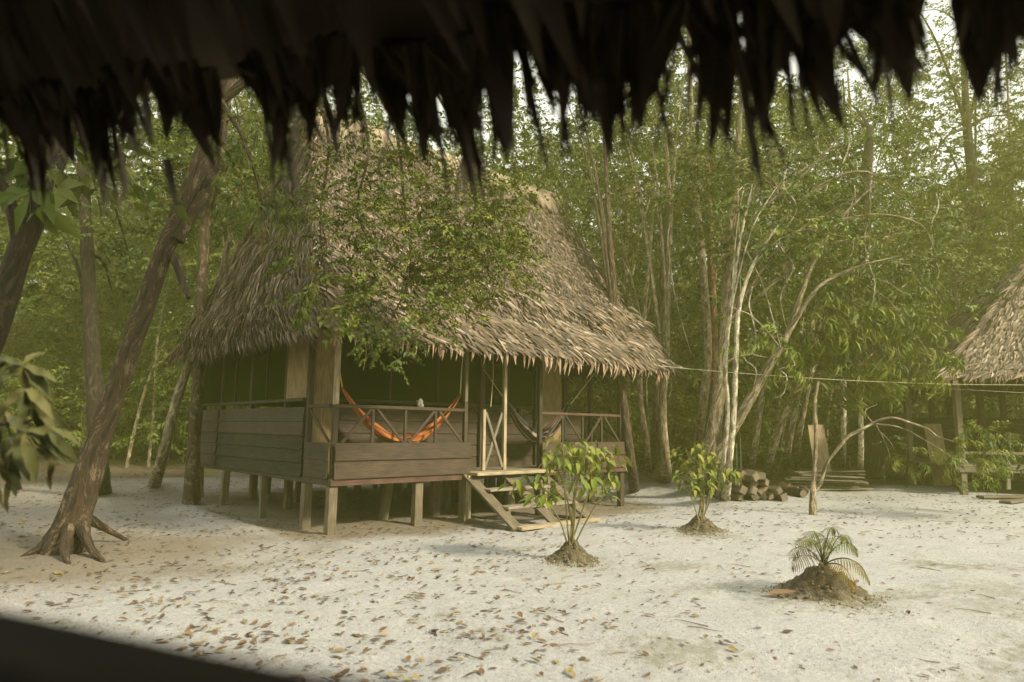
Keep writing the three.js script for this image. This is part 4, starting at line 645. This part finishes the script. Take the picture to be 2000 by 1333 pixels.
// ---------------------------------------------------------------- Y-shaped sapling with bare branches
{
  const b = onGround(1588, 1004); b.y -= .05; const base = b, D = -b.z, g = thing('forked_sapling', 'bare forked sapling, one stem cut off, the other arching right', 'tree', base), lc = (...a) => line(...a).map(p => p.sub(base));
  const stem = [V(0, 0, 0), ...lc([1588, 960, D], [1591, 930, D], [1594, 850, D], [1592, 790, D], [1598, 745, D])];
  part('trunk', merge([limb(stem, [.075, .055, .04, .036, .034, .028], 9, .1, .16), limb(lc([1590, 960, D], [1603, 945, D], [1615, 905, D - .1], [1638, 876, D - .2], [1660, 851, D - .25], [1686, 838, D - .3], [1712, 824, D - .3], [1742, 816, D - .4], [1778, 826, D - .4], [1812, 838, D - .45], [1832, 853, D - .5], [1870, 864, D - .5], [1892, 864, D - .5]), [.036, .033, .031, .029, .027, .025, .019, .017, .014, .011, .006], 8, .07, .2),
    limb(lc([1712, 828, D - .3], [1760, 836, D - .5], [1810, 862, D - .7], [1855, 890, D - .8]), [.014, .012, .01, .006], 6, .1, .1), limb(lc([1712, 830, D - .3], [1722, 850, D - .1], [1735, 880, D], [1742, 905, D + .1]), [.011, .009, .007, .004], 6, .1, .1), limb(lc([1722, 845, D - .2], [1738, 862, D - .1], [1748, 880, D])  , [.01, .008, .004], 5, .1, .1), limb(lc([1708, 830, D - .3], [1690, 805, D - .2], [1715, 790, D]), [.012, .008, .004], 5, .1, .1)]), B.pale, g);
  crown(g, [blob(1930, 868, D - .6, 48, 36, 44, 'lance', 'fresh', { scale: .48, gap: -2 }), blob(1898, 915, D - .7, 38, 22, 26, 'lance', 'fresh', { scale: .48, gap: -2 }), blob(1785, 895, D - .2, 25, 18, 8, 'lance', 'fresh', { scale: .6, gap: -2 }), blob(1755, 870, D, 12, 14, 5, 'small', 'wood', { scale: .5, gap: -2 }), blob(1975, 880, D - .3, 30, 25, 14, 'lance', 'wood', { scale: .7, gap: -2 })], base);
}
// ---------------------------------------------------------------- timber: stacked baulks, planks, sheets, stump
{
  rng = seeded(8);
  const end = wood(.24, .19, .125), tm = [wood(.15, .115, .075), wood(.19, .15, .10), wood(.12, .095, .06)], gname = 'squared timbers in the stack';
  const rows = [[1428, 1445, 1470, 1490, 1508, 1530], [1436, 1455, 1478, 1497, 1515], [1430, 1448, 1470, 1492], [1440, 1460, 1480]];
  rows.forEach((r, j) => r.forEach((px, k) => {
    const depth = 14.6 - (px - 1428) * .002, p = at(px, 900, depth), w = rnd(.13, .18), p2 = V(p.x + rnd(-.05, .05), height(p.x, -depth) + .08 + j * .145 + rnd(-.02, .03), -depth + rnd(-.25, .3)), t = thing('squared_timber', j === 0 ? 'squared timber lying on the ground at the bottom of the stack' : j === 3 ? 'squared timber on the top layer of the stack' : 'squared timber in the middle layers of the stack', 'timber', p2, rnd(-.15, .75), gname + (j === 0 ? ', bottom' : j === 3 ? ', top' : ', middle'));
    const m = part('baulk', box(w, w * rnd(.85, 1.05), rnd(1.2, 1.7), .012), tm[k % 3], t, V(0, 0, -.6)); m.rotation.z = rnd(-.2, 1.2); const e = part('cut_end', box(w * .9, w * .82, .012, .004), end, t, V(0, 0, .02 + rnd(.02) + .14)); m.position.z = -.62; e.rotation.z = m.rotation.z; e.position.z = m.position.z + m.geometry.attributes.position.array.reduce((a, v, i) => i % 3 === 2 ? Math.max(a, v) : a, 0) + .004;
  }));
  for (const [px, py, a, l] of [[1540, 965, .9, 'short thick log leaning at the near end of the timber stack'], [1560, 972, .15, 'charred short log lying at the near end of the timber stack'], [1575, 968, -.4, 'round log lying farthest from the timber stack'], [1527, 958, .6, 'split log resting against the timber stack']]) {
    const p = onGround(px, py), t = thing('log', l, 'log', V(p.x, p.y + .09, p.z - .1), a); const q = part('wood', limb([V(0, 0, .28), V(.01, .01, 0), V(0, 0, -.3)], [.09, .1, .085], 10, .08, .14, px), px === 1560 ? B.dark : B.brown, t); const c = part('cut_end', new THREE.CircleGeometry(.086, 12), end, t, V(0, 0, .279)); part('cut_end', new THREE.CircleGeometry(.082, 12), end, t, V(0, 0, -.299)).rotation.y = Math.PI;
  }
  for (let k = 0; k < 9; k++) { const p = at(1615 + rnd(-16, 16), 900, 17.5); const t = thing('plank', k === 8 ? 'warped plank on top of the plank pile under the plywood sheet' : 'weathered plank in the low pile behind the timber stack', 'plank', V(p.x, height(p.x, -17.5) + .05 + k * .055, -17.5 + rnd(-.25, .25)), rnd(-.12, .12), 'planks in the low pile'); const L = rnd(1.5, 2.1), g = part('board', box(L, .035, .22), [M.grey, M.stilt, tm[1]][k % 3], t); g.rotation.z = rnd(-.03, .03); }
  const sheet = (px0, px1, y0, y1, depth, label, sk) => { const a = at(px0, y1, depth), b2 = at(px1, y1, depth), c = at(px0, y0, depth + .35), w = b2.x - a.x, h = c.y - Math.max(a.y, 0), yb = height(a.x, a.z); const t = thing('plywood_board', label, 'board', V((a.x + b2.x) / 2, yb, a.z)); const m = part('sheet', box(w * 1.1, c.y - yb, .018, .003), M.ply2 ??= wood(.46, .35, .22), t, V(0, (c.y - yb) / 2, -.12)); m.rotation.set(-.12, .12, sk); };
  sheet(1592, 1624, 830, 910, 17.9, 'tan plywood sheet leaning behind the forked sapling', .05); sheet(1822, 1856, 828, 915, 18.6, 'tan plywood sheet standing left of the second hut', .03);
  const sp = onGround(1800, 952), st = thing('tree_stump', 'short sawn tree stump on the sand before the second hut', 'stump', V(sp.x, sp.y, sp.z)); part('wood', limb([V(0, -.05, 0), V(.01, .15, 0), V(.02, .40, 0)], [.16, .15, .145], 12, .06, .1, 3), B.brown, st); part('cut_top', new THREE.CircleGeometry(.142, 14), end, st, V(.02, .401, 0)).rotation.x = -Math.PI / 2;
  // rough table by the second hut
  const tb = thing('rough_table', 'rough plank table beside the second hut', 'table', V(13.3, height(13.3, -20), -20)); board('table_top', 2.6, .06, .6, 0, .62, 0, M.grey, tb); for (const [x, z] of [[-1.1, -.2], [-1.1, .2], [1.1, -.2], [1.1, .2]]) barBetween('leg', V(x, -.05, z), V(x, .59, z), .08, .08, M.dark, tb);
  const stakes = [[1438, 'green garden stake left of a pair behind the timber stack'], [1446, 'green garden stake right of a pair behind the timber stack']];
  for (const [px, l] of stakes) { const p = at(px, 900, 16); const t = thing('garden_stake', l, 'stake', V(p.x, height(p.x, -16) - .04, -16)); part('rod', limb([V(0, 0, 0), V(.01, .7, 0), V(.02, 1.25 - (px > 1440 ? -.1 : .1), 0)], [.018, .016, .012], 6, .2, .05), dryTint(.05, .11, .05), t); }
}
// ---------------------------------------------------------------- second hut at the right
{
  rng = seeded(66);
  const o = V(10.95, 0, -16.6), turn = -4 * Math.PI / 180, h = thing('second_hut', 'second thatched hut at the right edge with an open timber frame', 'hut', V(o.x, 0, o.z), turn), q = (x, y, b) => V(x, y, -b);
  const P = { rl: q(4.3, 6.9, 2.4), rr: q(6.5, 6.9, 2.4), rl2: q(4.3, 6.9, 2.6), rr2: q(6.5, 6.9, 2.6), fl: q(-.55, 2.82, -.7), fr: q(9.2, 2.82, -.7), bl: q(-.55, 2.82, 5.8), br: q(9.2, 2.82, 5.8) };
  const { R, F1, FL, FR, FB } = roof(h, P, { sag: .18 }), a = [], c = [];
  for (const [f, n] of [[F1, 13], [FL, 11]]) thatchRows(f, a, { v0: .02, v1: .93, rows: 26, per: n * 1.6, len: .32, wid: .05, lift: .14, skew: 0, dark: 1.1, wild: .6, loose: .5 });
  for (const f of [FR, FB]) thatchRows(f, a, { v0: .02, v1: .98, rows: 14, per: 5, len: .6, wid: .15, lift: .08, skew: 0, dark: 1.1 });
  thatchRows(F1, c, { v0: .90, v1: 1, rows: 6, per: 20, len: .34, wid: .05, lift: .15, skew: -.5, dark: 1.1, wild: 1.5 });
  copies('thatch', BL[1], thatchMat, R, a, 'stuff'); copies('eave_thatch', BL[0], thatchMat, R, c, 'stuff');
  const hip = []; for (let k = 0; k < 160; k++) { const v = rnd(.02, .98), p = F1.p(0, v), d = F1.down(0, v).addScaledVector(F1.along(v), rnd(-.5, .1)); hip.push({ m: frame(p.add(V(0, .06, .03)), d, F1.n, rnd(.03, .06), .6, rnd(.4, .8)), c: strawTone(1.25) }); } copies('hip_thatch', BL[3], thatchMat, R, hip, 'stuff');
  const dm = [dryTint(.28, .19, .13), dryTint(.21, .15, .10)]; for (let k = 0; k < 60; k++) { const u = rnd(0, .5), b = part('thatch_leaflet', BL[k % 4], dm[k % 2], R); frame(F1.p(u, .99), V(rnd(-.3, .3), -1, .5), F1.n, rnd(.04, .06), .3, rnd(.15, .3)).decompose(b.position, b.quaternion, b.scale); }
  for (const x of [.2, 2.2, 4.4, 6.6, 8.4]) for (const b of [.1, 2.5, 5]) barBetween('post', q(x, -.1, b), q(x, 3.1, b), .14, .14, x === .2 ? M.stilt : M.brown[1], h);
  board('floor_beam', 8.6, .14, .12, 4.3, .62, -.05, M.stilt, h); for (let k = 0; k < 16; k++) board('floor_plank', 8.5, .035, .31, 4.3, .71, -.15 - k * .325, M.grey, h);
  board('rail', 8.2, .07, .07, 4.3, 1.02, -.08, M.stilt, h); for (const x of [1.2, 3.2, 5.4]) barBetween('strut', q(x, .15, .02), q(x + .05, 1.0, .02), .09, .05, M.grey, h);
  for (let k = 0; k < 6; k++) { board('wall_board', 8.2, .2, .025, 4.3, .85 + k * .21, -5.05, M.brown[k % 3], h); }
  const bd = [[11.9, -15.4, .5, 'loose plank lying on the sand before the second hut'], [12.9, -15.7, .9, 'loose plank propped against the second hut'], [12.2, -15.9, .1, 'long plank lying along the front of the second hut']];
  bd.forEach(([x, z, t, l], k) => { const p = thing('loose_plank', l, 'plank', V(x, height(x, z) + .05, z), t, null); const m = part('board', box(2.6, .05, .24), M.stilt, p); m.rotation.z = k === 1 ? .16 : .01; if (k === 1) m.position.y = .2; });
}
// washing lines between the roofs
{
  const mk = (a, b, sag, label) => { const t = thing('line_cord', label, 'cord', a), pts = []; for (let i = 0; i <= 12; i++) { const s = i / 12; pts.push(a.clone().lerp(b, s).add(V(0, -sag * 4 * s * (1 - s), 0)).sub(a)); } part('strand', limb(pts, [.0045, .0045], 5, .6, 0), M.rope, t); };
  mk(at(1285, 715, 13.6), at(2060, 752, 15.5), .12, 'upper pale cord strung from the cabin eave to the second hut'); mk(at(1600, 738, 17.5), at(2060, 770, 15.2), .05, 'lower pale cord strung from the trees to the second hut');
}
// ---------------------------------------------------------------- fallen leaves
{
  rng = seeded(202);
  const lg = [leafGeo(.105, .040, 4, -.10, .35, .45), leafGeo(.115, .05, 4, .08, -.25, .45), leafGeo(.085, .045, 4, -.2, .5, .5), leafGeo(.14, .030, 5, .15, .6, .4)];
  const cs = [[.15, .095, .048], [.11, .07, .038], [.20, .13, .065], [.08, .055, .033], [.24, .185, .065], [.16, .085, .045]], mats = cs.map(c => dryTint(...c)), pts = [];
  let guard = 0;
  while (pts.length < 8500 && guard++ < 150000) {
    const depth = 3.4 + 19 * Math.pow(rnd(), 1.15), px = rnd(-250, 2250), x = (px - 1000) * mpp(depth), z = -depth, [cx, cb] = cabLocal(x, z);
    let w = .35 + .65 * smooth(-x, -1.6, 1.2) + .6 * smooth(depth, 9.5, 12); if (x > 1.6 && depth < 9) w *= .30; w *= .25 + 1.2 * clamp(.35 + n2(x * .8, z * .8) + .7 * n2(x * 2.6, z * 2.6), 0, 1);
    if (rnd() > w) continue; if (cx > .3 && cx < 6.3 && cb > .4 && cb < 5.5 && rnd() > .4) continue;
    pts.push([x, z, depth]);
  }
  pts.sort((a, b) => a[2] - b[2]);
  const mtx = ([x, z], s) => { const a = rnd(6.283); return frame(V(x, height(x, z) + .012 * s, z), V(Math.cos(a), rnd(-.08, .12), Math.sin(a)), V(rnd(-.35, .35), 1, rnd(-.35, .35)), s, s, s); };
  pts.slice(0, 300).forEach((p, i) => { const m = new THREE.Mesh(lg[i % 4], mats[Math.floor(rnd(6))]); m.name = numbered('fallen_leaf'); mtx(p, rnd(.3, .85)).decompose(m.position, m.quaternion, m.scale); m.castShadow = m.receiveShadow = true; scene.add(m); tag(m, 'curled dry leaf lying on the open sand nearest the camera', 'leaf', 'fallen leaves on the nearest sand'); });
  const rest = pts.slice(300), white = new THREE.MeshStandardMaterial({ color: 0xffffff, roughness: .9, side: THREE.DoubleSide }), holder = new THREE.Group();
  const list = rest.map(p => { const c = cs[Math.floor(rnd(6))], k = rnd(.7, 1.2); return { m: mtx(p, rnd(.35, .95)), c: C(c[0] * k, c[1] * k, c[2] * k) }; });
  const sp = []; guard = 0;
  while (sp.length < 9000 && guard++ < 90000) { const depth = 3.4 + 15 * Math.pow(rnd(), 1.3), x = (rnd(-250, 2250) - 1000) * mpp(depth), z = -depth, w = .25 + .75 * smooth(n2(x * .7 + 3, z * 1.15 + 8) + .4 * n2(x * 4, z * 4), .2, .9); if (rnd() < w) sp.push([x, z, depth]); }
  for (const p of sp) { const k = rnd(.5, 1.1); list.push({ m: mtx(p, rnd(.08, .26)), c: C(.15 * k, .115 * k, .07 * k) }); }
  const tw = []; for (let k = 0; k < 220; k++) { const depth = 3.6 + 14 * Math.pow(rnd(), 1.2), x = (rnd(-250, 2250) - 1000) * mpp(depth), z = -depth, a = rnd(6.283), L = rnd(.05, .3), q = rnd(.6, 1.2); tw.push({ m: frame(V(x, height(x, z) + .006, z), V(Math.cos(a), rnd(-.03, .05), Math.sin(a)), V(0, 1, 0), rnd(.7, 1.6), 1, L), c: C(.20 * q, .15 * q, .10 * q) }); }
  tag(copies('fallen_twigs', limb([V(0, 0, 0), V(.012, .004, .4), V(-.008, .003, .7), V(.01, 0, 1)], [.004, .0035, .003, .0015], 5, .25, .2), white, scene, tw), 'small dry twigs strewn over the sand', 'twigs', null, 'stuff');
  tag(copies('leaf_litter', lg[0], white, scene, list.filter((_, i) => i % 3 < 2)), 'scattered brown leaf litter across the sand farther off', 'leaf litter', null, 'stuff'); tag(copies('leaf_litter_curled', lg[2], white, scene, list.filter((_, i) => i % 3 === 2)), 'curled and broken leaf litter among the flat leaves on the sand', 'leaf litter', null, 'stuff');
}
// ---------------------------------------------------------------- the shelter the camera stands in
{
  rng = seeded(404);
  const A = V(-1.59, 2.27, -1.7), Bp = V(.96, 2.19, -1.0), e = Bp.clone().sub(A).setY(0).normalize(), inn = V(-e.z, 0, e.x), L0 = A.clone().addScaledVector(e, -2.2), R0 = Bp.clone().addScaledVector(e, 5.0), up = .9;
  if (inn.z < 0) inn.negate();
  const s = thing('thatched_shelter', 'dark palm thatch eave across the top with a blurred rail below', 'shelter', V(0, 0, 0));
  const old = [dryTint(.17, .132, .082), dryTint(.20, .155, .10), dryTint(.14, .11, .07), dryTint(.25, .20, .14)], slope = inn.clone().multiplyScalar(1).add(V(0, up, 0)).normalize();
  const nrm = V(0, 0, 0).crossVectors(e, slope).normalize(); if (nrm.y < 0) nrm.negate();
  const pos = [], idx = [], uv = [], L = L0.distanceTo(R0);
  for (let i = 0; i <= 40; i++) for (let j = 0; j <= 20; j++) { const p = L0.clone().lerp(R0, i / 40).addScaledVector(slope, j / 20 * 4.6 - .02).addScaledVector(nrm, .06 + .04 * n2(i * .6, j * .6)); pos.push(p.x, p.y, p.z); uv.push(i * .1, j * .1); }
  for (let i = 0; i < 40; i++) for (let j = 0; j < 20; j++) { const a = i * 21 + j, b = a + 21; idx.push(a, b, a + 1, b, b + 1, a + 1); }
  const R = part('roof', geoFrom(pos, idx, uv), old[0], s);
  const bl = [blade(6, .10, .3, 11), blade(6, .22, -.4, 12), blade(6, .06, .6, 13), blade(6, .16, .1, 14)];
  // under-layers higher up the slope
  const under = [];
  for (let r = 0; r < 14; r++) for (let k = 0; k < 230; k++) { const p = L0.clone().lerp(R0, (k + rnd()) / 230).addScaledVector(slope, .34 + r * .16 + rnd(-.05, .05)).addScaledVector(nrm, rnd(-.06, .04)); const d = slope.clone().negate().addScaledVector(e, rnd(-.1, .5)).add(V(0, -.25, 0)), w = rnd(.05, .09), c = rnd(.6, 1.4); under.push({ m: frame(p, d, nrm, w, .35, rnd(.25, .42)), c: C(.16 * c, .125 * c, .078 * c) }); }
  copies('thatch', bl[0], thatchMat, R, under, 'stuff');
  // the fringe: single leaflets
  const strands = [], N = 46, span = A.distanceTo(Bp);
  for (let k = 0; k < N; k++) { // tufts of leaflets, each drawn together to a ragged point
    const t = (k + rnd(-.35, .35)) / N, x = lerp(-.3, 1.2, t), tuft = (rnd() < .38 ? rnd(.27, .32) : rnd(.18, .27)) * lerp(.84, 1.24, clamp(x, 0, 1)), sl = lerp(.34, -.03, clamp(x, 0, 1)) + rnd(-.14, .14), wT = rnd(.035, .075);
    const root = A.clone().addScaledVector(e, lerp(-.8, span + .5, t)).addScaledVector(slope, rnd(-.01, .06)).addScaledVector(nrm, rnd(-.05, .04)), tip = root.clone().add(V(0, -tuft, 0)).addScaledVector(e, sl * tuft).addScaledVector(inn, -rnd(.05, .4) * tuft);
    for (let q = 0; q < 5; q++) {
      const p = root.clone().addScaledVector(e, rnd(-1, 1) * wT).addScaledVector(nrm, rnd(-.02, .02)), to = root.clone().lerp(tip, rnd(.45, 1.04)).addScaledVector(e, rnd(-.5, .5) * wT * .9), d = to.clone().sub(p), len = d.length();
      const m = part('palm_leaflet', bl[(k + q) % 4], old[rnd() < .14 ? 3 : (k + q) % 3], R); frame(p, d, inn.clone().negate().add(V(rnd(-.4, .4), .2, 0)), rnd(.038, .082), len, len).decompose(m.position, m.quaternion, m.scale);
    }
    for (let q = 0; q < 18; q++) { const p = root.clone().addScaledVector(e, rnd(-1, 1) * wT * 1.3).addScaledVector(nrm, rnd(-.03, .02)), d = root.clone().lerp(tip, rnd(.35, 1.12)).addScaledVector(e, rnd(-1, 1) * wT * 1.1).sub(p), L2 = d.length(), c = rnd(.6, 1.5); strands.push({ m: frame(p, d, inn.clone().negate().add(V(rnd(-.8, .8), .2, 0)), rnd(.006, .022), L2, L2), c: C(.16 * c, .125 * c, .078 * c) }); }
  }
  copies('loose_strands', bl[2], thatchMat, R, strands, 'stuff');
  // a few pale curled tips on the left
  for (const [px, py, d] of [[300, 240, 1.55], [345, 370, 1.5], [80, 330, 1.6], [170, 260, 1.6], [270, 270, 1.55], [660, 270, 1.4]]) { const m = part('palm_leaflet', bl[1], dryTint(.16, .135, .105), R), p = at(px - 20, py - 60, d); frame(p, V(.3, -1, .1), V(.4, .1, 1), .022, .12, .13).decompose(m.position, m.quaternion, m.scale); }
  // walls behind and beside the camera, floor, rail
  const back = L0.clone().lerp(R0, .5).addScaledVector(inn, 3.4), ang = Math.atan2(-e.z, e.x), wall = (c, w, h, t) => { const m = part('wall', box(w, h, .05), M.dark, s, V(c.x, h / 2, c.z)); m.rotation.y = t; };
  wall(back, L, 5.1, ang); wall(L0.clone().addScaledVector(inn, 2.0), 2.8, 3.4, ang + Math.PI / 2); wall(R0.clone().addScaledVector(inn, 2.0), 2.8, 3.4, ang + Math.PI / 2);
  const fc = L0.clone().lerp(R0, .5).addScaledVector(inn, 1.95), fl = part('floor', box(L - .2, .1, 2.9), M.dark, s, V(fc.x, .38, fc.z)); fl.rotation.y = ang;
  const r0 = V(-1.50, 1.187, -1.20), r1 = V(.48, 1.352, .09); barBetween('rail', r0, r1, .075, .075, M.dark, s, V(0, 1, 0)); for (const t of [.02, .98]) { const p = r0.clone().lerp(r1, t); barBetween('rail_post', V(p.x, .4, p.z), V(p.x, 1.25, p.z), .06, .06, M.dark, s); }
}
renderer.render(scene, camera);
